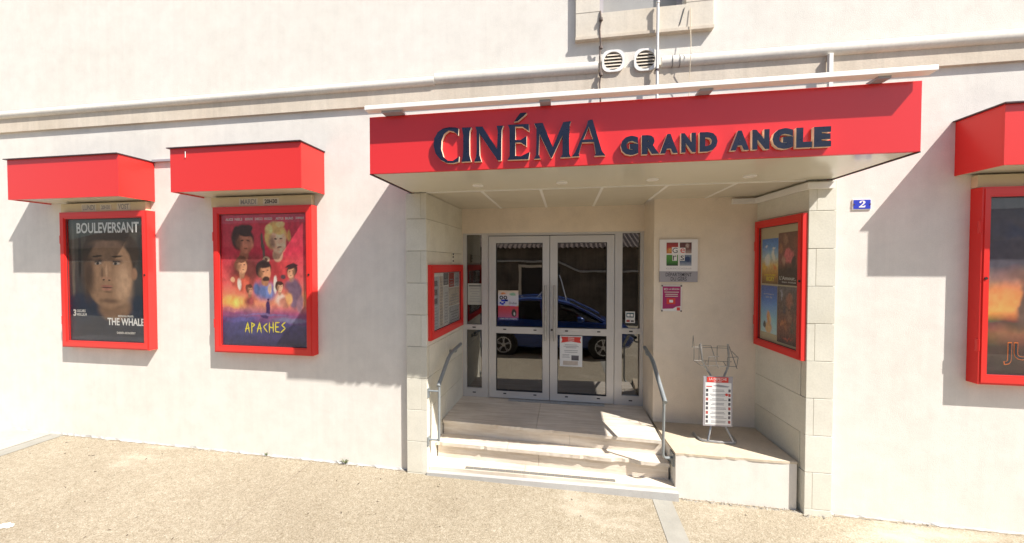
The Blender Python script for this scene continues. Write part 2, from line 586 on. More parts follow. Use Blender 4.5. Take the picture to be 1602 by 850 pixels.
# ------------------------------------------------------------------ cinema building
B = thing('cinema_building', (0, 0, 0), 'cream rendered cinema facade with recessed entrance between pale stone pilasters', 'building')
PLX0, PLX1 = -1.675, -1.447      # left pilaster
PRX0, PRX1 = 2.158, 2.38         # right pilaster
SOF = 3.03
wall = MB()
wall.prism_uv([[(-16, -0.9), (PLX0 + 0.02, -0.9), (PLX0 + 0.02, SOF + 0.08), (PRX1 - 0.02, SOF + 0.08), (PRX1 - 0.02, -0.9), (13, -0.9), (13, 8.2), (-16, 8.2)],
               [(0.316, 4.70), (0.316, 6.1), (1.108, 6.1), (1.108, 4.70)]], -0.35, 0.0)
wall.build('front_wall', 'render', B)
mb = MB()
mb.box(-16.3, 13.3, -0.45, 0.6, 8.2, 8.45)
mb.build('eaves', 'cornice_stone', B)
mb = MB(); mb.box(-16, 13, 0.36, 9, 7.9, 8.2); mb.build('roof', 'tile', B)

# string course and the half-round pipe above it
mb = MB()
mb.prism_uv([[(-16, 3.985), (13, 3.965), (13, 4.17), (-16, 4.17)]], -0.02, 0.03)
mb.build('string_course', 'cornice_stone', B)
def pipe(x0, x1, z0a, z0b, r, name='gutter_pipe'):
    m_ = MB()
    n = 10
    pr = [(math.sin(a), math.cos(a)) for a in [math.pi * k / n for k in range(n + 1)]]
    vs = []
    for x, zc in ((x0, z0a), (x1, z0b)):
        for s, c in pr:
            vs.append((x, -0.031 - s * 0.036, zc + c * r))
    k = n + 1
    fs = [[i, i + 1, k + i + 1, k + i] for i in range(n)] + [list(range(k))[::-1], [k + i for i in range(k)], [0, k, 2 * k - 1, k - 1]]
    m_.add(vs, fs)
    return m_.build(name, 'pipe', B, smooth=True)
pipe(-16, -1.352, 4.205, 4.188, 0.047)
pipe(-1.348, 0.305, 4.208, 4.190, 0.056)
pipe(0.89, 13, 4.190, 4.110, 0.054)

# window with its stone surround
mb = MB()
mb.prism_uv([[(0.092, 4.49), (1.344, 4.49), (1.344, 6.4), (0.092, 6.4)], [(0.318, 4.705), (0.318, 6.1), (1.106, 6.1), (1.106, 4.705)]], -0.01, 0.042)
ws = mb.build('window_surround', 'window_stone', B)
mb = MB(); mb.rect(0.088, 1.348, 4.462, 4.489, -0.01, 0.052); mb.build('sill_stone', 'cornice_stone', ws)
mb = MB()
mb.box(0.093, 0.318, -0.0435, -0.042, 4.72, 4.724)
mb.build('stone_joint', 'mortar', ws)
mb = MB(); mb.box(1.106, 1.343, -0.0435, -0.042, 4.72, 4.724); mb.build('stone_joint', 'mortar', ws)
mb = MB(); mb.box(0.318, 1.106, 0.10, 0.13, 4.66, 6.1); wp = mb.build('window_shutter', simple('grey_shutter', (0.30, 0.295, 0.285), 0.6), B)
mb = MB(); mb.ring(0.316, 1.108, 4.66, 6.1, 0.05, 0.06, -0.14, -0.085); mb.build('window_frame', 'grey_plate', wp)
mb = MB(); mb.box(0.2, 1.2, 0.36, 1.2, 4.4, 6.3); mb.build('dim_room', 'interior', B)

# the two round vents
for cx, cz in ((0.447, 4.235), (0.745, 4.222)):
    m_ = MB()
    sq = []
    h, rr = 0.104, 0.066
    for (sx, sy, a0) in ((1, 1, 0), (-1, 1, 90), (-1, -1, 180), (1, -1, 270)):
        for k in range(5):
            a = R(a0 + 22.5 * k)
            sq.append((cx + sx * (h - rr) + rr * math.cos(a), cz + sy * (h - rr) + rr * math.sin(a)))
    hole = [(cx + 0.087 * math.cos(2 * math.pi * k / 28), cz - 0.087 * math.sin(2 * math.pi * k / 28)) for k in range(28)]
    m_.prism_uv([sq, hole], 0.028, 0.05)
    vt = m_.build('vent_plate', 'white_plastic', B)
    m_ = MB(); m_.disc((cx, -0.032, cz), 0, 0.086, 0, 0.003); m_.build('vent_throat', 'dark_wood', vt)
    for k in range(5):
        zz = cz - 0.062 + k * 0.031
        hw = math.sqrt(max(0.0004, 0.087 ** 2 - (zz - cz) ** 2)) - 0.002
        m_ = MB()
        m_.add([(cx - hw, -0.049, zz - 0.0125), (cx + hw, -0.049, zz - 0.0125), (cx + hw, -0.036, zz + 0.011), (cx - hw, -0.036, zz + 0.011),
                (cx - hw, -0.046, zz - 0.0135), (cx + hw, -0.046, zz - 0.0135), (cx + hw, -0.034, zz + 0.010), (cx - hw, -0.034, zz + 0.010)],
               [(0, 1, 2, 3), (4, 7, 6, 5), (0, 4, 5, 1), (1, 5, 6, 2), (2, 6, 7, 3), (3, 7, 4, 0)])
        m_.build('vent_slat', 'cornice_stone', vt)

# pilasters: a mortar core with separate stone slabs laid in courses
ZC = [SOF - 0.003] + [2.757 - 0.3385 * k for k in range(9)] + [-0.15]
G_ = 0.0022
def course_slabs(side):
    if side == 'left':
        x_out, x_in, xb = PLX0, PLX1, -1.400
        yback = 1.10
        sgn = 1
    else:
        x_out, x_in, xb = PRX1, PRX0, 2.10
        yback = 0.72
        sgn = -1
    th = 0.062
    def rx(y, off=0.0):           # face of the reveal at depth y
        return lerp(x_in, xb, (y + 0.05) / (yback + 0.05)) - sgn * off
    core = MB()
    core.prism_z([(x_out + sgn * 0.012, -0.038), (x_in - sgn * 0.012, -0.038), (xb - sgn * 0.012, yback), (xb - sgn * 0.3, yback), (x_out + sgn * 0.012, 0.3)], -0.5, SOF)
    pil = core.build('pilaster', 'mortar', B)
    for k in range(len(ZC) - 1):
        z1, z0 = ZC[k] - G_, ZC[k + 1] + G_
        joint = (k % 2 == 0)
        # front slab
        xi = x_in - sgn * (th + G_) if joint else x_in
        a, b_ = sorted((x_out, xi))
        m_ = MB(); m_.box(a, b_, -0.05, 0.02, z0, z1, bev=0.0025); m_.build('stone_slab', 'stone', pil)
        # slabs along the reveal
        ya = -0.05 if joint else 0.02 + 2 * G_
        if side == 'left':
            cuts = [ya, 0.98, yback] if joint else [ya, 0.50, yback]
            zmin = 0
        else:
            cuts = [ya, yback]
        for c in range(len(cuts) - 1):
            y0, y1 = cuts[c] + (G_ if c else 0), cuts[c + 1] - (G_ if c < len(cuts) - 2 else 0)
            m_ = MB()
            e = 0.0025
            m_.prism_z([(rx(y0) - sgn * e, y0), (rx(y0 + e), y0 + e), (rx(y1 - e), y1 - e), (rx(y1) - sgn * e, y1), (rx(y1, th), y1), (rx(y0, th), y0)], z0, z1)
            m_.build('stone_slab', 'stone', pil)
    return rx
rxL = course_slabs('left')
rxR = course_slabs('right')

# back of the recess
mb = MB(); mb.box(-1.55, 1.1, 1.09, 1.35, 2.70, SOF + 0.05); mb.build('lintel_wall', 'recess_plaster', B)
mb = MB()
mb.prism_z([(0.988, 1.30), (0.988, 1.10), (1.012, 0.70), (2.12, 0.70), (2.35, 0.70), (2.35, 1.30)], -0.4, SOF + 0.04)
mb.build('side_wall', 'recess_plaster', B)
mb = MB(); mb.box(-1.7, -1.399, 1.10, 1.35, -0.4, SOF + 0.05); mb.build('jamb_wall', 'recess_plaster', B)

# cable trunking under the soffit, wrapped round the right-hand pilaster
mb = MB()
mb.prism_z([(2.345, -0.05), (2.345, -0.082), (2.128, -0.082), (2.066, 0.668), (1.833, 0.668), (1.833, 0.699), (2.094, 0.699), (2.157, -0.052)], 2.95, 3.006)
mb.build('cable_trunking', 'white_plastic', B)

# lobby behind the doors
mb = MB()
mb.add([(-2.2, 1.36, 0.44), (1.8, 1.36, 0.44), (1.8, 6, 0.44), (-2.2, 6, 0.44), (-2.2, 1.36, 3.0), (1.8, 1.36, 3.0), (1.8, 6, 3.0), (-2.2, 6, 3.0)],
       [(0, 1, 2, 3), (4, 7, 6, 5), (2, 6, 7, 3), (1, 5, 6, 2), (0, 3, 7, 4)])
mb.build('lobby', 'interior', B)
mb = MB()
mb.tube([(-1.30, 1.75, 0.45), (-1.30, 1.75, 2.10), (-1.285, 1.75, 2.19), (-1.23, 1.75, 2.24), (-1.15, 1.75, 2.25), (-0.9, 1.75, 2.25), (-0.85, 1.75, 2.2), (-0.85, 1.75, 0.45)], 0.014, 8)
mb.build('lobby_rail', 'steel', B, smooth=True)

# ------------------------------------------------------------------ glazed entrance
DZ0, DZ1 = 0.457, 2.70
fr = MB()
fr.box(-1.397, -1.345, 1.112, 1.17, DZ0, DZ1)
fr.box(0.943, 0.986, 1.112, 1.17, DZ0, DZ1)
fr.box(-1.131, -1.036, 1.112, 1.17, DZ0, DZ1)
fr.box(0.628, 0.722, 1.112, 1.17, DZ0, DZ1)
for a, b_ in ((-1.345, -1.131), (0.722, 0.943)):
    fr.box(a, b_, 1.1125, 1.17, 2.68, DZ1 - 0.0005)
    fr.box(a, b_, 1.1125, 1.17, DZ0, 0.578)
    fr.box(a, b_, 1.1125, 1.17, 1.382, 1.452)
fr.box(-1.036, 0.628, 1.1125, 1.17, 2.664, DZ1 - 0.0005)
fo = fr.build('door_frame', 'alu', B)
for a, b_ in ((-1.345, -1.131), (0.722, 0.943)):
    for z0, z1 in ((0.578, 1.382), (1.452, 2.68)):
        m_ = MB(); m_.box(a, b_, 1.140, 1.146, z0, z1); m_.build('glass_pane', 'door_glass', fo)
    m_ = MB(); m_.box((a + b_) / 2 - 0.022, (a + b_) / 2 + 0.022, 1.1085, 1.113, 1.408, 1.424); m_.build('drain_cap', 'black', fo)
    m_ = MB(); m_.box((a + b_) / 2 - 0.022, (a + b_) / 2 + 0.022, 1.1085, 1.113, 0.512, 0.526); m_.build('drain_cap', 'black', fo)
mb = MB(); mb.box(-1.030, 0.622, 1.150, 1.168, DZ0 + 0.004, 2.664); 
gap = MB()
for a, b_ in ((-1.036, -1.0285), (-0.2105, -0.2025), (0.6205, 0.628)):
    gap.box(a, b_, 1.135, 1.16, DZ0, 2.664)
gap.box(-1.036, 0.628, 1.135, 1.16, 2.655, 2.664)
gap.build('rubber_seal', 'black', fo)
for (a, b_, ga, gb, hx) in ((-1.0285, -0.2105, -0.929, -0.300, -0.262), (-0.2025, 0.6205, -0.104, 0.528, -0.145)):
    m_ = MB()
    z0, z1 = DZ0 + 0.012, 2.655
    m_.prism_uv([[(a, z0), (b_, z0), (b_, z1), (a, z1)], [(ga, 0.562), (ga, 1.348), (gb, 1.348), (gb, 0.562)], [(ga, 1.436), (ga, 2.563), (gb, 2.563), (gb, 1.436)]], -1.155, -1.098)
    lf = m_.build('door_leaf', 'alu', B)
    for q0, q1 in ((0.562, 1.348), (1.436, 2.563)):
        m_ = MB(); m_.box(ga, gb, 1.124, 1.132, q0, q1); m_.build('glass_pane', 'door_glass', lf)
        m_ = MB(); m_.ring(ga - 0.002, gb + 0.002, q0 - 0.002, q1 + 0.002, 0.008, 0.008, -1.123, -1.1005); m_.build('glazing_bead', 'black', lf)
    m_ = MB()
    m_.tube([(hx, 1.035, 1.275), (hx, 1.035, 2.005)], 0.016, 12)
    hd = m_.build('pull_handle', 'steel', lf, smooth=True)
    for z in (1.33, 1.42, 1.95):
        m_ = MB(); m_.tube([(hx, 1.035, z), (hx, 1.099, z)], 0.010, 8); m_.build('handle_post', 'steel', hd, smooth=True)
    for q in (ga + 0.12, gb - 0.10):
        for z in (1.394, 0.522):
            m_ = MB(); m_.box(q - 0.02, q + 0.02, 1.094, 1.099, z, z + 0.014); m_.build('drain_cap', 'black', lf)
m_ = MB(); m_.disc((-0.178, 1.098, 1.41), 0, 0.014, -0.006, 0.001, n=12); m_.build('lock_cylinder', 'black', B)
m_ = MB(); m_.box(-0.75, 0.5, 1.02, 1.10, 0.4575, 0.4635); m_.build('threshold_strip', 'steel', B)

# ------------------------------------------------------------------ marquee
MQ = thing('marquee', (0.36, 0, SOF), 'long red cinema marquee over the entrance with navy letters reading CINÉMA GRAND ANGLE', 'marquee')
FX0, FX1, FY, FZ0, FZ1 = -1.62, 2.346, -0.835, 3.032, 3.502
mb = MB(); mb.box(FX0, FX1, FY, FY + 0.022, FZ0, FZ1, bev=0.002); mb.build('fascia', 'red_sign', MQ)
mb = MB(); mb.box(FX0 + 0.001, FX0 + 0.02, FY + 0.023, -0.001, FZ0 + 0.004, FZ1 - 0.002); mb.build('side_panel', 'red_sign', MQ)
mb = MB(); mb.box(FX1 - 0.02, FX1 - 0.001, FY + 0.023, -0.001, FZ0 + 0.004, FZ1 - 0.002); mb.build('side_panel', 'red_sign', MQ)
mb = MB(); mb.box(FX0 + 0.021, FX1 - 0.021, FY + 0.023, -0.001, FZ1 - 0.03, FZ1 - 0.004); mb.build('roof_sheet', 'dark_trim', MQ)
mb = MB(); mb.box(FX0 - 0.003, FX0 + 0.012, FY + 0.004, -0.002, FZ0 - 0.006, FZ0 + 0.003); mb.build('edge_trim', 'dark_trim', MQ)
mb = MB(); mb.box(FX1 - 0.012, FX1 + 0.003, FY + 0.004, -0.002, FZ0 - 0.006, FZ0 + 0.003); mb.build('edge_trim', 'dark_trim', MQ)
mb = MB(); mb.box(FX0 + 0.022, FX1 - 0.022, FY + 0.0225, -0.052, FZ0, FZ0 + 0.018); mb.build('soffit_panel', 'soffit', MQ)
# ceiling panels of the recess with white cover strips
CX = [-1.46, -0.855, -0.25, 0.352, 0.957, 1.565, 2.17]
for i in range(6):
    back = 1.10 if i < 4 else 0.71
    m_ = MB(); m_.box(CX[i] + 0.003, CX[i + 1] - 0.003, -0.046, back, SOF, SOF + 0.02); m_.build('ceiling_panel', 'ceiling', MQ)
    if i:
        m_ = MB(); m_.box(CX[i] - 0.014, CX[i] + 0.014, -0.034, back - 0.002, SOF - 0.005, SOF + 0.003); m_.build('cover_strip', 'white_plastic', MQ)
mb = MB(); mb.box(-1.445, 2.13, -0.052, -0.036, SOF - 0.005, SOF + 0.006); mb.build('cover_strip', 'white_plastic', MQ)
for x in (-0.83, -0.036, 0.76, 1.554):
    m_ = MB(); m_.disc((x, -0.29, FZ0), 0.036, 0.052, -0.006, 0.004, 'z'); s_ = m_.build('spotlight_ring', 'white_plastic', MQ)
    m_ = MB(); m_.disc((x, -0.29, FZ0), 0, 0.035, -0.003, 0.002, 'z'); m_.build('spotlight_lens', 'cream_print', s_)
# light bar in front of the fascia top
mb = MB(); mb.add([(x, y, z) for x in (-1.605, 2.352) for y, z in ((-0.933, 3.522), (-0.868, 3.518), (-0.868, 3.582), (-0.926, 3.556), (-0.933, 3.55))],
                  [(4, 3, 2, 1, 0), (5, 6, 7, 8, 9)] + [(i, (i + 1) % 5, 5 + (i + 1) % 5, 5 + i) for i in range(5)])
lb = mb.build('light_bar', 'white_plastic', MQ)
for a, b_ in ((-1.477, -1.303), (-0.198, -0.115), (0.937, 1.024), (2.039, 2.115)):
    m_ = MB(); m_.box(a, b_, -0.90, -0.80, 3.503, 3.522); m_.build('bracket', 'grey_plate', lb)
# raised letters
LET = {
    'C': [[(-0.842, 3.355),(-0.845, 3.301),(-0.88, 3.331),(-0.923, 3.342),(-0.96, 3.318),(-0.983, 3.265),(-0.987, 3.2),(-0.968, 3.137),(-0.932, 3.106),(-0.89, 3.102),(-0.838, 3.134),(-0.842, 3.092),(-0.89, 3.083),(-0.938, 3.086),(-0.991, 3.113),(-1.034, 3.166),(-1.051, 3.231),(-1.044, 3.286),(-1.015, 3.335),(-0.971, 3.362),(-0.923, 3.369),(-0.875, 3.365)]],
    'I': [[(-0.815, 3.36),(-0.738, 3.358),(-0.75, 3.327),(-0.755, 3.262),(-0.754, 3.143),(-0.74, 3.09),(-0.822, 3.09),(-0.808, 3.128),(-0.805, 3.191),(-0.805, 3.301)]],
    'N': [[(-0.705, 3.361),(-0.648, 3.358),(-0.532, 3.178),(-0.526, 3.313),(-0.535, 3.358),(-0.482, 3.357),(-0.494, 3.324),(-0.497, 3.248),(-0.498, 3.089),(-0.525, 3.088),(-0.673, 3.305),(-0.672, 3.14),(-0.657, 3.087),(-0.716, 3.087),(-0.7, 3.123),(-0.695, 3.186),(-0.695, 3.327)]],
    'E': [[(-0.446, 3.36),(-0.283, 3.357),(-0.28, 3.301),(-0.332, 3.338),(-0.387, 3.341),(-0.387, 3.241),(-0.346, 3.239),(-0.3, 3.267),(-0.3, 3.188),(-0.346, 3.218),(-0.387, 3.22),(-0.387, 3.118),(-0.346, 3.113),(-0.276, 3.144),(-0.284, 3.088),(-0.449, 3.089),(-0.432, 3.12),(-0.433, 3.326)]],
    'accent': [[(-0.35, 3.445),(-0.299, 3.446),(-0.301, 3.437),(-0.368, 3.383),(-0.398, 3.381)]],
    'M': [[(-0.241, 3.359),(-0.176, 3.359),(-0.099, 3.171),(-0.021, 3.355),(0.037, 3.36),(0.028, 3.326),(0.024, 3.221),(0.026, 3.116),(0.037, 3.09),(-0.041, 3.089),(-0.026, 3.114),(-0.025, 3.257),(-0.105, 3.091),(-0.113, 3.09),(-0.2, 3.277),(-0.206, 3.118),(-0.192, 3.088),(-0.243, 3.088),(-0.227, 3.119),(-0.224, 3.234),(-0.225, 3.323)]],
    'A': [[(0.16, 3.353),(0.18, 3.362),(0.197, 3.361),(0.266, 3.127),(0.293, 3.089),(0.212, 3.09),(0.222, 3.107),(0.207, 3.194),(0.119, 3.195),(0.097, 3.111),(0.103, 3.093),(0.042, 3.092),(0.068, 3.123),(0.157, 3.327)], [(0.169, 3.309),(0.13, 3.216),(0.201, 3.214)]],
}
LQ0, LQ1 = 0.836, 0.866
for k, lp in LET.items():
    m_ = MB(); m_.prism_uv(lp, LQ0, LQ1, FRONT, 0, 1)
    m_.build('letter', ['navy', 'letter_edge'], MQ)
for (ch, x0, x1, z0, z1) in (('G',0.402,0.527,3.084,3.226),('R',0.551,0.674,3.085,3.225),('A',0.679,0.803,3.085,3.225),('N',0.824,0.925,3.085,3.225),('D',0.949,1.07,3.085,3.225),
                             ('A',1.155,1.278,3.084,3.223),('N',1.296,1.407,3.084,3.223),('G',1.425,1.557,3.08,3.224),('L',1.575,1.674,3.083,3.221),('E',1.685,1.791,3.083,3.221)):
    m_ = text_mb(ch, x0, x1, z0, z1, LQ0, LQ1, FRONT, 0.075, mi_side=1)
    m_.build('letter', ['navy', 'letter_edge'], MQ)

# ------------------------------------------------------------------ small awnings over the poster cases
def awning(x0, x1, z0, z1, label):
    a = thing('awning', ((x0 + x1) / 2, 0, z0), label, 'awning', 'red box awnings over the poster cases')
    y = -0.35
    m_ = MB(); m_.box(x0, x1, y, y + 0.012, z0, z1); m_.build('front_panel', 'red', a)
    m_ = MB(); m_.box(x0, x0 + 0.012, y + 0.0125, -0.001, z0, z1); m_.build('side_panel', 'red', a)
    m_ = MB(); m_.box(x1 - 0.012, x1, y + 0.0125, -0.001, z0, z1); m_.build('side_panel', 'red', a)
    m_ = MB(); m_.box(x0 - 0.022, x1 + 0.012, y - 0.024, -0.001, z1 + 0.0005, z1 + 0.010); m_.build('lid', 'dark_trim', a)
    m_ = MB(); m_.box(x0 + 0.0125, x1 - 0.0125, y + 0.0125, -0.002, z0 + 0.012, z0 + 0.02); m_.build('soffit_panel', 'soffit', a)
    return a
awning(-6.49, -4.903, 3.036, 3.500, 'red box awning at the far left, over the dark portrait poster')
a2 = awning(-4.222, -2.652, 3.056, 3.520, 'red box awning over the red poster, second from the left')
awning(3.306, 4.88, 3.036, 3.496, 'red box awning at the right edge of the facade')
m_ = MB(); m_.tube([(-4.02, -0.357, 3.485), (-4.02, -0.358, 3.425), (-4.022, -0.358, 3.418)], 0.003, 6); m_.build('bird_mess', 'white_plastic', a2)
m_ = MB(); m_.box(-4.902, -4.223, -0.03, 0.0, 3.505, 3.53)
tag(m_.build('conduit', 'grey_plate', loc=(-4.56, 0, 3.5)), 'short dark conduit on the wall between the two left awnings', 'conduit')

# ------------------------------------------------------------------ display cases
def case(x0, x1, z0, z1, fr, label, depth=0.09, tu=0.074, tv=0.082, glass_in=0.018, back_w=0.045, hinges=True, hinge_u=None, back='beige_board', lock_u=None, lab_group=None):
    O, U, W = fr
    Z = Vector((0, 0, 1))
    base = O + U * ((x0 + x1) / 2) + Z * z0
    c = thing('display_case', base, label, 'display case', lab_group)
    m_ = MB(); m_.ring(x0, x1, z0, z1, tu, tv, 0.001, depth, fr); f_ = m_.build('frame', 'red', c)
    m_ = MB(); m_.ring(x0 + 0.016, x1 - 0.016, z0 + 0.016, z1 - 0.016, tu - 0.026, tv - 0.03, depth - 0.003, depth + 0.006, fr); m_.build('door_frame', 'red', c)
    m_ = MB(); m_.rect(x0 + tu - 0.002, x1 - tu + 0.002, z0 + tv - 0.002, z1 - tv + 0.002, back_w, back_w + 0.008, fr); m_.build('backboard', back, c)
    m_ = MB(); m_.rect(x0 + tu - 0.003, x1 - tu + 0.003, z0 + tv - 0.003, z1 - tv + 0.003, depth - glass_in - 0.004, depth - glass_in, fr); m_.build('glass_pane', 'case_glass', c)
    m_ = MB(); m_.ring(x0 + tu - 0.001, x1 - tu + 0.001, z0 + tv - 0.001, z1 - tv + 0.001, 0.007, 0.007, depth - glass_in + 0.0005, depth - glass_in + 0.004, fr); m_.build('gasket', 'dark_trim', f_)
    if hinges:
        hu = x0 if hinge_u is None else hinge_u
        for t in (0.2, 0.8):
            zz = lerp(z0, z1, t)
            m_ = MB(); m_.tube([O + U * hu + W * (depth - 0.01) + Z * (zz - 0.05), O + U * hu + W * (depth - 0.01) + Z * (zz + 0.05)], 0.014, 8); m_.build('hinge', 'red', f_, smooth=True)
        lu = (x1 - tu * 0.5) if hinge_u in (None, x0) else (x0 + tu * 0.5)
        lu = lu if lock_u is None else lock_u
        zz = lerp(z0, z1, 0.54)
        m_ = MB(); m_.tube([O + U * lu + W * (depth + 0.004) + Z * zz, O + U * lu + W * (depth + 0.012) + Z * zz], 0.011, 10); m_.build('lock', 'black', f_)
    return c
case(-6.20, -4.905, 1.250, 2.918, FRONT, 'red framed display case holding the dark portrait poster, far left')
case(-4.00, -2.748, 1.266, 2.930, FRONT, 'red framed display case holding the red poster with yellow title')
case(3.428, 4.68, 1.270, 2.920, FRONT, 'red framed display case cut by the right edge of the photo', lock_u=3.46, tu=0.062)
FL = (Vector((rxL(-0.05), -0.05, 0)), Vector((rxL(1.1) - rxL(-0.05), 1.15, 0)).normalized(), Vector((1.15, -(rxL(1.1) - rxL(-0.05)), 0)).normalized())
FLm = (FL[0], FL[1], FL[2])
case(0.03, 1.085, 1.46, 2.272, FLm, 'red framed notice case full of papers on the left side of the entrance', depth=0.036, tu=0.085, tv=0.085, glass_in=0.012, hinges=False, back='paper', back_w=0.003)
dR = Vector((rxR(0.72) - rxR(-0.05), 0.77, 0)).normalized()
# on the right-hand reveal u runs from the back towards the street
FRt = (Vector((rxR(0.70), 0.70, 0)), -dR, Vector((-dR.y, dR.x, 0)).normalized())
if FRt[2].x > 0:
    FRt = (FRt[0], FRt[1], -FRt[2])
case(0.03, 0.742, 1.40, 2.742, FRt, 'tall red framed case with four film posters on the right side of the entrance', depth=0.042, tu=0.062, tv=0.075, glass_in=0.014, hinge_u=0.03, lock_u=0.72, back_w=0.003)

# day strips above the cases
def day_strip(x0, x1, z0, z1, items, label):
    e = thing('day_strip', ((x0 + x1) / 2, 0, z0), label, 'sign', 'beige day strips above the poster cases')
    m_ = MB(); m_.rect(x0, x1, z0, z1, 0.001, 0.05); m_.build('board', 'beige_board', e)
    for (t, a, b_, h0, h1, mt) in items:
        m_ = MB(); m_.rect(a - 0.02, b_ + 0.02, z0 + h0 - 0.012, z0 + h1 + 0.012, 0.05, 0.052); tg = m_.build('word_tag', 'tag', e)
        m_ = text_mb(t, a, b_, z0 + h0, z0 + h1, 0.0528, 0.0528, offset=0.03); m_.build('lettering', mt, tg)
day_strip(-6.24, -4.972, 2.921, 3.030, [('LUNDI', -5.90, -5.72, 0.022, 0.088, 'grey_print'), ('20H30', -5.62, -5.49, 0.030, 0.078, 'grey_print'), ('VOST', -5.37, -5.21, 0.025, 0.09, 'grey_print')],
          'beige strip with words LUNDI 20H30 VOST above the leftmost poster')
day_strip(-4.06, -2.778, 2.933, 3.046, [('MARDI', -3.67, -3.47, 0.028, 0.085, 'grey_print'), ('20H30', -3.36, -3.20, 0.030, 0.078, 'dark_print')],
          'beige strip with words MARDI 20H30 above the red poster')
day_strip(3.43, 4.68, 2.925, 3.03, [], 'blank beige strip above the display case at the right edge')

# ------------------------------------------------------------------ posters (generic printed pictures, own lettering)
def poster(x0, x1, z0, z1, fr, w, mat, label, cat='poster', texts=(), base=None, group=None):
    O, U, W = fr
    Z = Vector((0, 0, 1))
    b_ = O + U * ((x0 + x1) / 2) + Z * z0 + W * w
    e = thing('poster', b_, label, cat, group)
    sheet('sheet', x0, x1, z0, z1, w, mat, fr, e)
    for (t, a, c, d, f, mt, off) in texts:
        uu0, uu1 = lerp(x0, x1, a), lerp(x0, x1, c)
        vv0, vv1 = lerp(z0, z1, d), lerp(z0, z1, f)
        m_ = text_mb(t, uu0, uu1, vv0, vv1, w + 0.0022, w + 0.0022, fr, off)
        m_.build('lettering', mt, e)
    return e
def lines(e, x0, x1, zs, h, w, fr, mat, part='text_line', jitter=0.3):
    for z in zs:
        m_ = MB()
        c = (x0 + x1) / 2
        hw = (x1 - x0) / 2 * random.uniform(1 - jitter, 1)
        m_.rect(c - hw, c + hw, z, z + h, w, w + 0.0007, fr)
        m_.build(part, mat, e)

def fig(cx, cy, r, skin, hair, coat, lit=1, asp=0.76):
    k = lambda c, f: tuple(x * f for x in c)
    ry = r * asp
    return [(cx, cy - 2.0 * ry, 1.75 * r, 1.5 * ry, coat, 0.8), (cx + 0.5 * lit * r, cy - 1.9 * ry, 0.8 * r, 1.1 * ry, k(coat, 1.5), 1.0), (cx, cy - 0.95 * ry, 0.42 * r, 0.5 * ry, k(skin, 0.6), 0.3),
            (cx - 0.12 * r * lit, cy + 0.28 * ry, 0.95 * r, 1.0 * ry, hair, 0.2), (cx + 0.1 * r * lit, cy - 0.05 * ry, 0.66 * r, 0.88 * ry, skin, 0.25),
            (cx - 0.4 * r * lit, cy - 0.1 * ry, 0.42 * r, 0.8 * ry, k(skin, 0.35), 0.9), (cx + 0.32 * r * lit, cy + 0.1 * ry, 0.17 * r, 0.07 * ry, k(skin, 0.12), 0.6), (cx - 0.12 * r * lit, cy + 0.1 * ry, 0.16 * r, 0.07 * ry, k(skin, 0.1), 0.6),
            (cx + 0.13 * r * lit, cy - 0.48 * ry, 0.2 * r, 0.07 * ry, k(skin, 0.3), 0.6), (cx + 0.12 * r * lit, cy + 0.62 * ry, 0.6 * r, 0.3 * ry, hair, 0.35)]
PW = 0.058
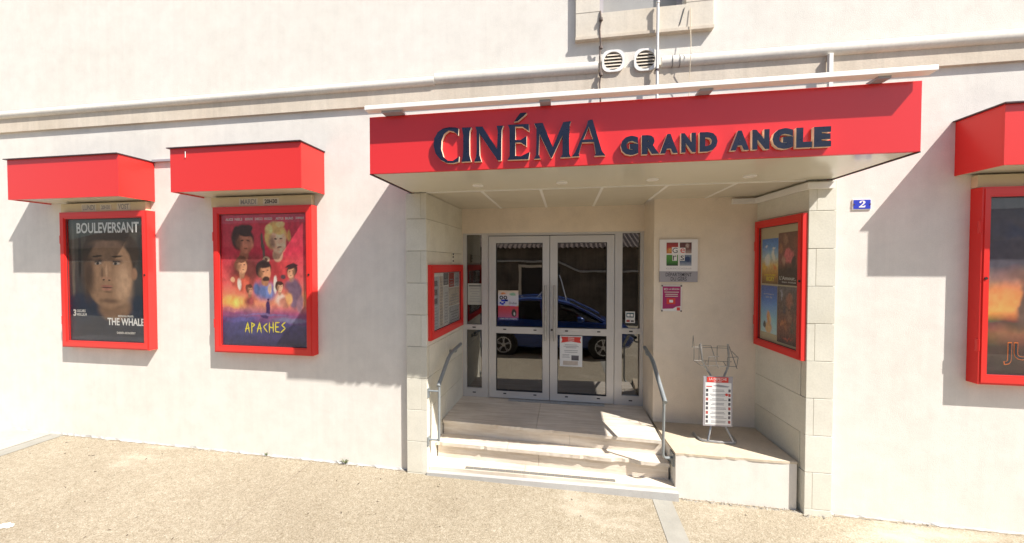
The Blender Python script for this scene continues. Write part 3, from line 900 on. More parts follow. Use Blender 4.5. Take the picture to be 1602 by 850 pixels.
A1 = art('portrait_print', [(0.0, (0.02, 0.027, 0.045)), (0.3, (0.03, 0.036, 0.05)), (0.75, (0.085, 0.076, 0.06)), (1.0, (0.055, 0.05, 0.043))],
         [(0.06, 0.6, 0.03, 0.5, (0.15, 0.135, 0.11), 0.6), (0.15, 0.7, 0.03, 0.3, (0.02, 0.02, 0.02), 0.6), (0.22, 0.62, 0.02, 0.3, (0.13, 0.12, 0.10), 0.6), (0.93, 0.75, 0.06, 0.3, (0.03, 0.03, 0.03), 0.8),
          (0.16, 0.06, 0.36, 0.36, (0.016, 0.028, 0.055), 0.15), (0.88, 0.10, 0.36, 0.30, (0.018, 0.03, 0.055), 0.15), (0.5, 0.02, 0.5, 0.2, (0.014, 0.022, 0.045), 0.3),
          (0.60, 0.27, 0.26, 0.13, (0.22, 0.125, 0.075), 0.4), (0.62, 0.30, 0.22, 0.035, (0.10, 0.055, 0.035), 0.8),
          (0.55, 0.72, 0.40, 0.22, (0.045, 0.03, 0.022), 0.12),
          (0.53, 0.55, 0.335, 0.30, (0.30, 0.175, 0.105), 0.12),
          (0.72, 0.46, 0.17, 0.25, (0.52, 0.33, 0.21), 0.9), (0.86, 0.55, 0.05, 0.06, (0.33, 0.18, 0.11), 0.4),
          (0.26, 0.54, 0.12, 0.30, (0.075, 0.042, 0.028), 0.8), (0.52, 0.80, 0.30, 0.05, (0.30, 0.175, 0.11), 0.8), (0.50, 0.87, 0.34, 0.055, (0.05, 0.032, 0.024), 0.4),
          (0.39, 0.65, 0.10, 0.035, (0.11, 0.06, 0.04), 0.8), (0.64, 0.65, 0.105, 0.035, (0.13, 0.07, 0.045), 0.8),
          (0.39, 0.637, 0.058, 0.014, (0.33, 0.27, 0.23), 0.5), (0.63, 0.637, 0.062, 0.014, (0.36, 0.30, 0.25), 0.5),
          (0.385, 0.637, 0.022, 0.014, (0.02, 0.02, 0.022), 0.3), (0.62, 0.637, 0.024, 0.014, (0.02, 0.02, 0.022), 0.3),
          (0.39, 0.654, 0.066, 0.006, (0.03, 0.018, 0.014), 0.4), (0.63, 0.654, 0.07, 0.006, (0.03, 0.018, 0.014), 0.4),
          (0.38, 0.695, 0.085, 0.010, (0.045, 0.028, 0.02), 0.4), (0.64, 0.695, 0.09, 0.010, (0.045, 0.028, 0.02), 0.4),
          (0.50, 0.57, 0.025, 0.09, (0.48, 0.30, 0.19), 0.8), (0.44, 0.56, 0.025, 0.07, (0.14, 0.08, 0.05), 0.8), (0.50, 0.515, 0.085, 0.022, (0.36, 0.20, 0.125), 0.5), (0.46, 0.503, 0.02, 0.008, (0.05, 0.025, 0.02), 0.4), (0.535, 0.503, 0.02, 0.008, (0.05, 0.025, 0.02), 0.4),
          (0.50, 0.452, 0.10, 0.012, (0.34, 0.13, 0.10), 0.5), (0.50, 0.441, 0.10, 0.005, (0.06, 0.02, 0.018), 0.4), (0.50, 0.428, 0.085, 0.012, (0.40, 0.18, 0.13), 0.5), (0.51, 0.405, 0.08, 0.01, (0.15, 0.085, 0.055), 0.8), (0.53, 0.33, 0.22, 0.03, (0.15, 0.085, 0.055), 0.9)], 0.06, 0.45, 0.010, (170, 230))
poster(-6.122, -4.983, 1.336, 2.832, FRONT, PW, A1, 'dark portrait film poster headed BOULEVERSANT in the leftmost case',
       texts=[('BOULEVERSANT', 0.115, 0.93, 0.885, 0.972, 'white_print', 0.022), ('THE WHALE', 0.50, 0.975, 0.132, 0.192, 'white_print', 0.025),
              ('BRENDAN FRASER', 0.64, 0.84, 0.200, 0.216, 'cream_print', 0.02), ('DARREN ARONOFSKY', 0.62, 0.86, 0.062, 0.080, 'cream_print', 0.02),
              ('3', 0.045, 0.085, 0.20, 0.255, 'cream_print', 0.03), ('OSCARS', 0.095, 0.21, 0.232, 0.255, 'cream_print', 0.02), ('MEILLEUR', 0.095, 0.23, 0.203, 0.224, 'cream_print', 0.02)])
A2 = art('red_crowd_print', [(0.0, (0.025, 0.026, 0.085)), (0.17, (0.06, 0.05, 0.17)), (0.25, (0.30, 0.09, 0.19)), (0.34, (0.80, 0.27, 0.13)), (0.48, (0.72, 0.13, 0.12)), (0.7, (0.58, 0.04, 0.075)), (1.0, (0.48, 0.028, 0.06))],
         [(0.14, 0.33, 0.24, 0.07, (0.95, 0.48, 0.12), 0.9), (0.86, 0.36, 0.24, 0.07, (0.85, 0.34, 0.12), 0.9), (0.46, 0.62, 0.30, 0.12, (0.26, 0.035, 0.045), 0.8), (0.52, 0.42, 0.36, 0.09, (0.42, 0.10, 0.10), 0.9)]
         + fig(0.27, 0.79, 0.155, (0.50, 0.18, 0.11), (0.045, 0.018, 0.018), (0.12, 0.028, 0.025), 1) + [(0.20, 0.89, 0.05, 0.03, (0.05, 0.02, 0.02), 0.3), (0.33, 0.90, 0.05, 0.025, (0.05, 0.02, 0.02), 0.3)]
         + fig(0.66, 0.81, 0.155, (0.85, 0.48, 0.32), (0.72, 0.44, 0.15), (0.40, 0.04, 0.045), 1) + [(0.56, 0.89, 0.06, 0.04, (0.82, 0.56, 0.22), 0.4), (0.70, 0.93, 0.07, 0.025, (0.85, 0.60, 0.26), 0.5), (0.80, 0.84, 0.03, 0.06, (0.62, 0.34, 0.10), 0.5)]
         + [(0.475, 0.80, 0.016, 0.075, (0.10, 0.065, 0.06), 0.3), (0.495, 0.72, 0.018, 0.075, (0.14, 0.09, 0.08), 0.3), (0.525, 0.66, 0.05, 0.032, (0.50, 0.33, 0.22), 0.3), (0.525, 0.66, 0.022, 0.016, (0.12, 0.05, 0.04), 0.3), (0.55, 0.60, 0.02, 0.05, (0.09, 0.04, 0.035), 0.3)]
         + fig(0.24, 0.60, 0.085, (0.72, 0.34, 0.19), (0.16, 0.06, 0.035), (0.55, 0.10, 0.06), 1) + [(0.21, 0.47, 0.03, 0.06, (0.75, 0.62, 0.52), 0.5), (0.14, 0.50, 0.035, 0.025, (0.7, 0.35, 0.2), 0.4)]
         + fig(0.82, 0.56, 0.068, (0.66, 0.32, 0.19), (0.07, 0.03, 0.03), (0.14, 0.08, 0.12), -1) + [(0.82, 0.605, 0.085, 0.012, (0.05, 0.02, 0.025), 0.3), (0.85, 0.40, 0.09, 0.13, (0.17, 0.10, 0.15), 0.35), (0.92, 0.33, 0.05, 0.09, (0.3, 0.16, 0.2), 0.5), (0.72, 0.53, 0.035, 0.025, (0.1, 0.05, 0.06), 0.4)]
         + fig(0.51, 0.565, 0.10, (0.68, 0.31, 0.17), (0.035, 0.02, 0.02), (0.13, 0.17, 0.36), 1) + [(0.52, 0.515, 0.045, 0.02, (0.06, 0.03, 0.025), 0.4), (0.63, 0.47, 0.03, 0.08, (0.72, 0.62, 0.55), 0.4), (0.56, 0.44, 0.03, 0.05, (0.55, 0.35, 0.25), 0.5), (0.42, 0.43, 0.05, 0.06, (0.10, 0.13, 0.28), 0.5)]
         + fig(0.69, 0.44, 0.058, (0.75, 0.40, 0.25), (0.08, 0.03, 0.025), (0.72, 0.50, 0.42), 1) + [(0.74, 0.33, 0.09, 0.05, (0.50, 0.20, 0.14), 0.5), (0.79, 0.36, 0.05, 0.06, (0.85, 0.40, 0.16), 0.6)]
         + fig(0.33, 0.425, 0.055, (0.55, 0.24, 0.15), (0.14, 0.05, 0.035), (0.28, 0.06, 0.06), 1)
         + [(0.54, 0.28, 0.03, 0.075, (0.06, 0.025, 0.10), 0.3), (0.54, 0.355, 0.014, 0.012, (0.05, 0.02, 0.07), 0.3), (0.50, 0.22, 0.06, 0.02, (0.06, 0.03, 0.1), 0.4), (0.12, 0.27, 0.16, 0.02, (0.5, 0.18, 0.2), 0.8),
            (0.80, 0.20, 0.30, 0.03, (0.20, 0.18, 0.30), 0.7), (0.22, 0.20, 0.3, 0.03, (0.12, 0.10, 0.27), 0.7), (0.5, 0.235, 0.5, 0.012, (0.2, 0.13, 0.28), 0.8), (0.3, 0.10, 0.3, 0.03, (0.05, 0.05, 0.15), 0.8)], 0.3, 0.4, 0.03, (170, 230), 1.3)
e2 = poster(-3.922, -2.828, 1.352, 2.844, FRONT, PW, A2, 'red film poster with yellow title APACHES in the second case',
       texts=[(t, x - 0.045, x + 0.045, 0.955, 0.974, 'cream_print', 0.02) for t, x in
              (('ALICE', 0.10), ('NIELS', 0.21), ('RODOLPHE', 0.335), ('DIEGO', 0.45), ('HUGO', 0.56), ('ARTUS', 0.69), ('BRUNO', 0.80), ('DOMINIQUE', 0.92))])
# slashed brush lettering of the title
STROKES = {'A': [(0, -.15, .55, 1.05), (.5, 1.1, .95, -.2), (-.05, .3, 1.1, .42)], 'P': [(.15, -.25, .15, 1.05), (-.05, .98, .9, .75), (.9, .8, .05, .4)],
           'C': [(.95, .95, .05, .5), (.05, .58, 1.0, -.08)], 'H': [(.1, 1.1, .08, -.2), (.85, 1.15, .92, -.12), (-.08, .5, 1.08, .44)],
           'E': [(.1, 1.05, .12, -.05), (0, .97, 1.0, 1.02), (0, .5, .85, .55), (0, .03, 1.05, -.02)], 'S': [(.95, 1.08, .05, .68), (.08, .75, .9, .38), (.95, .45, -.15, -.15)]}
lx, lz, lw, lh = lerp(-3.922, -2.828, 0.27), lerp(1.352, 2.844, 0.105), 0.062, 0.105
for i_, ch in enumerate('APACHES'):
    m_ = MB()
    for j_, (a, b_, c, d) in enumerate(STROKES[ch]):
        p0 = Vector((lx + i_ * 0.077 + a * lw, lz + i_ * 0.0015 + b_ * lh)); p1 = Vector((lx + i_ * 0.077 + c * lw, lz + i_ * 0.0015 + d * lh))
        dd = (p1 - p0).normalized(); nn_ = Vector((-dd.y, dd.x)) * 0.0075
        w_ = PW + 0.0022 + j_ * 0.0004
        m_.prism_uv([[tuple(p0), tuple(p0.lerp(p1, 0.3) - nn_), tuple(p0.lerp(p1, 0.8) - nn_ * 0.8), tuple(p1), tuple(p0.lerp(p1, 0.75) + nn_ * 0.8), tuple(p0.lerp(p1, 0.2) + nn_)]], w_, w_ + 0.0003)
    m_.build('title_letter', 'yellow_print', e2)
A3 = art('orange_sunset_print', [(0.0, (0.03, 0.022, 0.022)), (0.16, (0.08, 0.055, 0.045)), (0.24, (0.26, 0.12, 0.07)), (0.30, (0.10, 0.06, 0.05)), (0.36, (0.85, 0.32, 0.10)), (0.47, (0.75, 0.26, 0.10)), (0.53, (0.30, 0.16, 0.13)), (0.62, (0.085, 0.075, 0.095)), (1.0, (0.045, 0.045, 0.065))],
         [(0.26, 0.40, 0.10, 0.17, (0.13, 0.085, 0.07), 0.5), (0.40, 0.55, 0.3, 0.05, (0.13, 0.07, 0.06), 0.8), (0.2, 0.8, 0.2, 0.05, (0.045, 0.05, 0.09), 0.9), (0.35, 0.9, 0.25, 0.04, (0.05, 0.055, 0.09), 0.9),
          (0.55, 0.36, 0.12, 0.16, (0.55, 0.18, 0.05), 0.8), (0.75, 0.42, 0.2, 0.2, (0.12, 0.08, 0.07), 0.7)], 0.2, 0.4, 0.09, (110, 150), 1.5)
e3 = poster(3.488, 4.62, 1.352, 2.838, FRONT, PW, A3, 'dark and orange sunset film poster in the case at the right edge',
            texts=[('JU', 0.13, 0.30, 0.055, 0.185, 'orange_print', 0.03)])
m_ = text_mb('JU', lerp(3.488, 4.62, 0.137), lerp(3.488, 4.62, 0.293), lerp(1.352, 2.838, 0.061), lerp(1.352, 2.838, 0.179), PW + 0.0034, PW + 0.0034, FRONT, 0.006)
m_.build('lettering', 'dark_print', e3)

# four posters in the right-hand case
C1 = art('cartoon_print', [(0.0, (0.10, 0.06, 0.03)), (0.22, (0.30, 0.15, 0.04)), (0.42, (0.42, 0.30, 0.12)), (0.6, (0.24, 0.34, 0.40)), (0.8, (0.09, 0.20, 0.40)), (1.0, (0.05, 0.13, 0.34))],
         [(0.35, 0.52, 0.22, 0.2, (0.50, 0.52, 0.46), 0.8), (0.72, 0.62, 0.11, 0.16, (0.55, 0.50, 0.40), 0.5), (0.74, 0.80, 0.09, 0.05, (0.55, 0.52, 0.45), 0.5), (0.2, 0.38, 0.2, 0.09, (0.50, 0.28, 0.06), 0.7), (0.8, 0.36, 0.16, 0.1, (0.45, 0.14, 0.05), 0.7), (0.25, 0.82, 0.12, 0.03, (0.45, 0.4, 0.38), 0.7)], 0.25, 0.5, 0.12, (56, 84), 2.1)
poster(0.118, 0.372, 2.075, 2.545, FRt, 0.012, C1, 'blue and yellow cartoon film poster, upper left in the entrance case',
       texts=[('RICKY', 0.30, 0.80, 0.06, 0.16, 'yellow_print', 0.03), ('AVENTURES', 0.16, 0.86, 0.175, 0.215, 'yellow_print', 0.02)])
C2 = art('diamond_print', [(0.0, (0.035, 0.025, 0.025)), (0.3, (0.05, 0.035, 0.03)), (0.45, (0.14, 0.06, 0.05)), (1.0, (0.11, 0.06, 0.045))],
         [(0.5, 0.55, 0.26, 0.17, (0.38, 0.10, 0.11), 0.3), (0.34, 0.86, 0.13, 0.11, (0.20, 0.11, 0.075), 0.4), (0.82, 0.8, 0.16, 0.14, (0.16, 0.07, 0.05), 0.4), (0.10, 0.68, 0.13, 0.12, (0.22, 0.10, 0.06), 0.4), (0.26, 0.46, 0.13, 0.12, (0.26, 0.15, 0.11), 0.5), (0.72, 0.46, 0.12, 0.13, (0.045, 0.035, 0.035), 0.4)], 0.25, 0.5, 0.08, (56, 84), 2.1)
poster(0.376, 0.672, 2.075, 2.59, FRt, 0.0122, C2, 'dark ensemble film poster with white title, upper right in the entrance case',
       texts=[("L'Amour,", 0.08, 0.82, 0.085, 0.17, 'cream_print', 0.02), ('bien mieux', 0.2, 0.85, 0.04, 0.075, 'cream_print', 0.01)])
C3 = art('blue_sky_print', [(0.0, (0.30, 0.42, 0.52)), (0.3, (0.20, 0.36, 0.55)), (0.7, (0.07, 0.15, 0.38)), (1.0, (0.06, 0.09, 0.25))],
         [(0.48, 0.12, 0.26, 0.16, (0.42, 0.27, 0.14), 0.4), (0.50, 0.33, 0.17, 0.17, (0.48, 0.22, 0.09), 0.45), (0.60, 0.30, 0.09, 0.12, (0.55, 0.33, 0.2), 0.6), (0.25, 0.17, 0.10, 0.08, (0.06, 0.07, 0.07), 0.4)], 0.15, 0.5, 0.06, (56, 84), 2.1)
poster(0.110, 0.366, 1.56, 2.055, FRt, 0.012, C3, 'blue sky film poster with one fair haired figure, lower left in the entrance case',
       texts=[('premiere', 0.2, 0.8, 0.80, 0.84, 'cream_print', 0.0), ('de la', 0.3, 0.7, 0.74, 0.785, 'cream_print', 0.0)])
C4 = art('brown_crowd_print', [(0.0, (0.045, 0.035, 0.035)), (0.3, (0.16, 0.07, 0.05)), (0.6, (0.10, 0.07, 0.06)), (1.0, (0.10, 0.09, 0.09))],
         [(0.55, 0.75, 0.2, 0.14, (0.22, 0.10, 0.07), 0.6), (0.3, 0.6, 0.15, 0.12, (0.07, 0.06, 0.07), 0.6), (0.6, 0.5, 0.25, 0.12, (0.18, 0.11, 0.08), 0.7), (0.25, 0.35, 0.2, 0.1, (0.30, 0.12, 0.06), 0.7), (0.7, 0.3, 0.2, 0.1, (0.08, 0.07, 0.06), 0.6), (0.15, 0.8, 0.08, 0.15, (0.20, 0.20, 0.22), 0.7), (0.5, 0.12, 0.35, 0.03, (0.30, 0.06, 0.04), 0.7)], 0.45, 0.5, 0.2, (56, 84), 2.1)
poster(0.372, 0.676, 1.50, 2.06, FRt, 0.0122, C4, 'crowded brown film poster, lower right in the entrance case')

# papers in the left notice case
P1 = simple('grey_sheet', (0.50, 0.50, 0.50), 0.7, var=0.2, vs=14)
P2 = simple('warm_sheet', (0.52, 0.45, 0.38), 0.7, var=0.25, vs=12)
P3 = simple('red_sheet', (0.40, 0.08, 0.07), 0.6, var=0.25, vs=18)
P4 = simple('cool_sheet', (0.42, 0.45, 0.50), 0.7, var=0.2, vs=14)
P5 = simple('dark_sheet', (0.12, 0.11, 0.12), 0.6, var=0.4, vs=18)
notes = [(0.125, 0.305, 1.555, 2.14, P4, 'pale tall programme sheet nearest the street in the notice case'),
         (0.315, 0.43, 1.56, 2.14, P2, 'narrow warm paper strip beside the tall programme sheet in the notice case'),
         (0.44, 0.60, 1.56, 2.02, P1, 'grey programme sheet in the middle of the notice case'),
         (0.44, 0.60, 2.03, 2.175, P5, 'small dark photo sheet at the top middle of the notice case'),
         (0.615, 0.795, 1.995, 2.175, P3, 'small red leaflet at the top of the notice case'),
         (0.615, 0.99, 1.765, 1.985, P2, 'warm toned sheet below the red leaflet in the notice case'),
         (0.615, 0.99, 1.555, 1.755, P1, 'grey sheet low at the door end of the notice case'),
         (0.81, 0.99, 1.995, 2.175, P4, 'pale sheet at the top door end of the notice case')]
for (a, b_, z0, z1, mt, lb_) in notes:
    e = poster(a, b_, z0, z1, FLm, 0.0105, mt, lb_, 'paper')
    lines(e, a + 0.015, b_ - 0.015, [z0 + 0.02 + 0.035 * k for k in range(int((z1 - z0 - 0.05) / 0.035))], 0.011, 0.0126, FLm, 'grey_print', jitter=0.5)
    if mt is P4 and a < 0.3:
        for k in range(3):
            m_ = MB(); m_.rect(a + 0.02, b_ - 0.05, z0 + 0.28 + k * 0.1, z0 + 0.34 + k * 0.1, 0.0136, 0.0142, FLm); m_.build('picture', P5, e)

# sheets stuck to the doors
FD = (Vector((0, 0, 0)), Vector((1, 0, 0)), Vector((0, -1, 0)))
wd = -1.1235
D1 = art('event_print', [(0.0, (0.05, 0.06, 0.20)), (0.085, (0.05, 0.06, 0.20)), (0.095, (0.38, 0.10, 0.20)), (0.3, (0.48, 0.06, 0.09)), (0.47, (0.50, 0.05, 0.06)), (0.50, (0.50, 0.50, 0.60)), (0.8, (0.56, 0.55, 0.60)), (1.0, (0.60, 0.48, 0.34))],
         [(0.72, 0.87, 0.2, 0.07, (0.22, 0.42, 0.30), 0.5), (0.78, 0.25, 0.14, 0.15, (0.03, 0.03, 0.03), 0.25), (0.8, 0.22, 0.05, 0.08, (0.5, 0.5, 0.5), 0.5), (0.25, 0.90, 0.18, 0.05, (0.60, 0.20, 0.06), 0.6)], 0.08, 0.5, 0.02, (56, 84))
e = poster(-0.905, -0.627, 1.522, 1.924, FD, wd, D1, 'colourful event poster stuck inside the left door', texts=[('Dubai', 0.54, 0.92, 0.54, 0.62, 'dark_print', 0.0), ('SOIREE CINE A NOGARO', 0.07, 0.93, 0.03, 0.065, 'white_print', 0.0)])
for (cx, cz, r0, r1) in ((0.16, 0.76, 0.012, 0.026), (0.36, 0.76, 0.012, 0.026)):
    m_ = MB(); m_.disc((lerp(-0.905, -0.627, cx), -wd - 0.0026, lerp(1.522, 1.924, cz)), r0, r1, -0.0006, 0.0002, n=16); m_.build('reel_mark', 'dark_print', e)
for (u, v, a) in ((0.30, 0.66, 0.04), (0.42, 0.665, 0.02), (0.12, 0.58, 0.012), (0.22, 0.545, 0.016), (0.31, 0.59, 0.012)):
    x, z = lerp(-0.905, -0.627, u), lerp(1.522, 1.924, v)
    m_ = MB(); m_.rect(x - a, x + a, z - 0.012, z + 0.012, wd + 0.002, wd + 0.003); m_.build('print_mark', 'enamel', e)
e = poster(-0.072, 0.220, 0.925, 1.334, FD, wd, M['paper'], 'white notice with a red banner stuck low on the right door', 'notice')
m_ = MB(); m_.prism_uv([[(-0.055, 1.24), (-0.02, 1.245), (0.074, 1.262), (0.165, 1.245), (0.205, 1.24), (0.19, 1.28), (0.205, 1.32), (-0.055, 1.32), (-0.04, 1.28)]], wd + 0.002, wd + 0.003); m_.build('red_banner', 'red_print', e)
lines(e, 0.03, 0.12, [1.275, 1.30], 0.008, wd + 0.0032, FD, 'cream_print')
lines(e, -0.03, 0.18, [1.21, 1.19, 1.172, 1.135, 1.112], 0.007, wd + 0.002, FD, 'grey_print', jitter=0.5)
lines(e, -0.045, 0.06, [1.08, 1.062, 1.045], 0.006, wd + 0.002, FD, 'grey_print', jitter=0.3)
m_ = MB(); m_.rect(0.08, 0.175, 1.01, 1.075, wd + 0.002, wd + 0.003); m_.build('picture', P5, e)
m_ = MB(); m_.rect(-0.03, 0.165, 0.945, 1.00, wd + 0.002, wd + 0.003); m_.build('picture', P2, e)
wsd = -1.1395
e = poster(-1.335, -1.138, 1.722, 2.014, FD, wsd, simple('greenish_sheet', (0.46, 0.48, 0.42), 0.7), 'pale typed notice stuck behind the left sidelight', 'notice')
lines(e, -1.32, -1.15, [1.975], 0.014, wsd + 0.002, FD, 'dark_print', jitter=0.05)
lines(e, -1.315, -1.155, [1.94, 1.90, 1.87, 1.835, 1.80, 1.765], 0.007, wsd + 0.002, FD, 'grey_print', jitter=0.5)
e = poster(0.768, 0.886, 1.52, 1.668, FD, wsd, M['paper'], 'small white card sticker on the right sidelight', 'sticker')
m_ = MB(); m_.rect(0.78, 0.872, 1.592, 1.652, wsd + 0.002, wsd + 0.003); s_ = m_.build('card_mark', simple('card_blue', (0.03, 0.10, 0.14), 0.4), e)
for x in (0.806, 0.846):
    m_ = MB(); m_.rect(x - 0.016, x + 0.016, 1.605, 1.637, wsd + 0.0032, wsd + 0.0038); m_.build('card_letter', 'white_print', s_)
m_ = MB(); m_.rect(0.78, 0.822, 1.532, 1.56, wsd + 0.002, wsd + 0.003); m_.build('picture', P3, e)
m_ = MB(); m_.rect(0.836, 0.872, 1.532, 1.556, wsd + 0.002, wsd + 0.003); m_.build('picture', P5, e)

# ------------------------------------------------------------------ signs on the plaster wall
FG = (Vector((0, 0.70, 0)), Vector((1, 0, 0)), Vector((0, -1, 0)))
e = thing('department_sign', (1.276, 0.70, 2.075), 'white square sign with picture logo and grey band reading DÉPARTEMENT DU GERS', 'sign')
m_ = MB(); m_.rect(1.070, 1.478, 2.076, 2.562, 0.001, 0.022, FG); m_.build('panel', 'sign_white', e)
m_ = MB(); m_.rect(1.0695, 1.4785, 2.0755, 2.198, 0.0015, 0.0235, FG); m_.build('band', 'grey_plate', e)
m_ = text_mb('DÉPARTEMENT', 1.135, 1.415, 2.140, 2.193, 0.0243, 0.0243, FG, 0.01); m_.build('lettering', 'dark_print', e)
m_ = text_mb('DU GERS', 1.19, 1.362, 2.090, 2.132, 0.0243, 0.0243, FG, 0.01); m_.build('lettering', 'dark_print', e)
m_ = text_mb('GASCOGNE', 1.14, 1.415, 2.222, 2.238, 0.0228, 0.0228, FG, -0.01); m_.build('lettering', 'grey_plate', e)
q = [(1.142, 1.268, 2.402, 2.526, art('food_red', [(0, (0.55, 0.22, 0.05)), (0.5, (0.45, 0.05, 0.03)), (1, (0.22, 0.03, 0.03))], [(0.3, 0.3, 0.3, 0.3, (0.6, 0.3, 0.08), 0.8)], 0.4, res=(22, 22))),
     (1.285, 1.412, 2.402, 2.526, art('food_brown', [(0, (0.42, 0.3, 0.25)), (0.45, (0.15, 0.06, 0.05)), (1, (0.10, 0.035, 0.03))], [(0.65, 0.7, 0.2, 0.3, (0.4, 0.3, 0.25), 0.6)], 0.4, res=(22, 22))),
     (1.142, 1.268, 2.262, 2.386, art('leaf_green', [(0, (0.02, 0.04, 0.02)), (0.4, (0.06, 0.22, 0.03)), (1, (0.10, 0.28, 0.05))], [], 0.4, res=(22, 22))),
     (1.285, 1.412, 2.262, 2.386, art('plate_blue', [(0, (0.35, 0.38, 0.42)), (0.4, (0.08, 0.12, 0.2)), (1, (0.2, 0.24, 0.3))], [(0.65, 0.6, 0.3, 0.3, (0.03, 0.05, 0.12), 0.4)], 0.4, res=(22, 22)))]
for (a, b_, z0, z1, mt) in q:
    sheet('picture', a, b_, z0, z1, 0.0222, mt, FG, e)
for (ch, a, b_, z0, z1, mt) in (('G', 1.206, 1.262, 2.408, 2.466, 'dark_print'), ('e', 1.291, 1.340, 2.408, 2.458, 'red_print'), ('r', 1.212, 1.25, 2.324, 2.378, 'dark_print'), ('s', 1.294, 1.332, 2.324, 2.378, 'dark_print')):
    m_ = MB(); m_.rect(a - 0.006, b_ + 0.006, z0 - 0.006, z1 + 0.008, 0.0239, 0.0244, FG); t_ = m_.build('letter_tile', 'sign_white', e)
    m_ = text_mb(ch, a, b_, z0, z1, 0.0252, 0.0252, FG, 0.0); m_.build('lettering', mt, t_)
e = thing('regional_sign', (1.203, 0.70, 1.738), 'small magenta notice with corner screws below the department sign', 'sign')
m_ = MB(); m_.rect(1.096, 1.312, 1.739, 2.035, 0.008, 0.013, FG); m_.build('panel', 'sign_white', e)
m_ = MB(); m_.prism_uv([[(1.106, 1.765), (1.22, 1.77), (1.25, 1.79), (1.302, 1.80), (1.302, 2.025), (1.106, 2.025)]], 0.0132, 0.0145, FG); m_.build('magenta_field', 'magenta', e)
m_ = text_mb('ICI', 1.122, 1.158, 1.980, 2.005, 0.0152, 0.0152, FG, 0.02); m_.build('lettering', 'white_print', e)
m_ = text_mb('LA RÉGION', 1.172, 1.286, 1.985, 2.006, 0.0152, 0.0152, FG, 0.01); m_.build('lettering', 'white_print', e)
m_ = MB(); m_.rect(1.15, 1.245, 1.82, 1.89, 0.0147, 0.0152, FG); m_.build('picture', 'red_print', e)
m_ = MB(); m_.rect(1.18, 1.22, 1.84, 1.87, 0.0155, 0.0158, FG); m_.build('picture', 'white_print', e)
m_ = MB(); m_.rect(1.262, 1.297, 1.748, 1.785, 0.0132, 0.0145, FG); m_.build('emblem', 'red_print', e)
lines(e, 1.122, 1.286, [1.955, 1.93, 1.908], 0.008, 0.0147, FG, 'tag', jitter=0.25)
for x in (1.1, 1.308):
    for z in (1.743, 2.031):
        m_ = MB(); m_.disc((x, 0.70 - 0.014, z), 0, 0.009, -0.004, 0.0, n=10); m_.build('screw', 'dark_trim', e)
e = thing('house_number', (2.605, 0, 2.765), 'small blue enamel plate with white house number 2', 'sign')
m_ = MB(); m_.rect(2.533, 2.678, 2.765, 2.857, 0.001, 0.008); m_.build('plate', 'white_print', e)
m_ = MB(); m_.rect(2.539, 2.672, 2.771, 2.851, 0.0082, 0.010); m_.build('blue_field', 'enamel', e)
two = [(2.580, 2.783), (2.628, 2.783), (2.632, 2.801), (2.624, 2.801), (2.620, 2.796), (2.600, 2.796), (2.618, 2.810), (2.630, 2.823), (2.630, 2.834), (2.620, 2.843), (2.604, 2.844), (2.588, 2.839), (2.583, 2.829), (2.587, 2.822), (2.595, 2.822), (2.599, 2.829), (2.602, 2.838), (2.610, 2.837), (2.614, 2.829), (2.612, 2.820), (2.598, 2.804), (2.580, 2.790)]
m_ = MB(); m_.prism_uv([two], 0.0102, 0.0112); m_.build('numeral', 'white_print', e)
for x in (2.543, 2.668):
    m_ = MB(); m_.disc((x, -0.010, 2.811), 0, 0.006, -0.003, 0.001, n=8); m_.build('screw', 'dark_trim', e)

# intercom-like strip above the notice case
O, U, W = FLm
m_ = MB(); m_.rect(0.72, 0.765, 2.30, 2.42, 0.001, 0.02, FLm)
dev = tag(m_.build('wall_fitting', 'tag', loc=O + U * 0.74 + Vector((0, 0, 2.3))), 'small cream wall fitting with dark buttons above the notice case', 'fitting')
for z in (2.31, 2.36, 2.395):
    m_ = MB(); m_.rect(0.727, 0.758, z, z + 0.02, 0.0195, 0.024, FLm); 
    base = dev.location.copy()
    m_.build('button', 'dark_print', dev)

# ------------------------------------------------------------------ steps
ST = thing('entrance_steps', (-0.2, 0.2, 0), 'three travertine steps with worn nosings up to the glass doors', 'steps')
XL, XR = -1.395, 1.0
def edge(yl, yr):
    return lambda x: lerp(yl, yr, (x - XL) / (XR - XL))
land, st2, st1 = edge(0.335, 0.206), edge(0.150, 0.080), edge(-0.012, -0.012)
Z3, Z2, Z1 = 0.456, 0.292, 0.108
def tread(xa, xb, front, back, z0, z1, notch=None, amp=0.0025, name='tread_slab'):
    pts = []
    n = max(6, int((xb - xa) / 0.035))
    for i in range(n + 1):
        x = lerp(xa, xb, i / n)
        y = front(x) + random.uniform(0, amp)
        if amp > 0 and random.random() < 0.10:
            y += random.uniform(0.004, 0.012)
        if notch and notch[0] < x < notch[1]:
            y += notch[2] * random.uniform(0.5, 1.0)
        pts.append((x, y))
    pts += [(xb, back(xb)), (xa, back(xa))]
    m_ = MB(); m_.prism_z(pts, z0, z1)
    return m_.build(name, 'travertine', ST)
off = lambda f, d: (lambda x: f(x) + d)
LXL = lambda y: rxL(y)
for (a, b_) in ((-1.418, -0.32), (-0.317, 0.985)):
    tread(a, b_, land, lambda x: 1.20, Z3 - 0.032, Z3)
for (a, b_) in ((-1.424, -0.62), (-0.617, 1.03)):
    tread(a, b_, st2, off(land, 0.05), Z2 - 0.036, Z2, notch=(0.50, 0.70, 0.022) if a > -0.7 else None, amp=0.004)
for (a, b_) in ((-1.44, -0.42), (-0.417, 1.064)):
    tread(a, b_, st1, off(st2, 0.05), -0.1, Z1, amp=0.0)
for (a, b_) in ((-1.415, 0.05), (0.053, 0.995)):
    tread(a, b_, off(land, 0.034), off(land, 0.08), Z2 - 0.05, Z3 - 0.0325, amp=0, name='riser_slab')
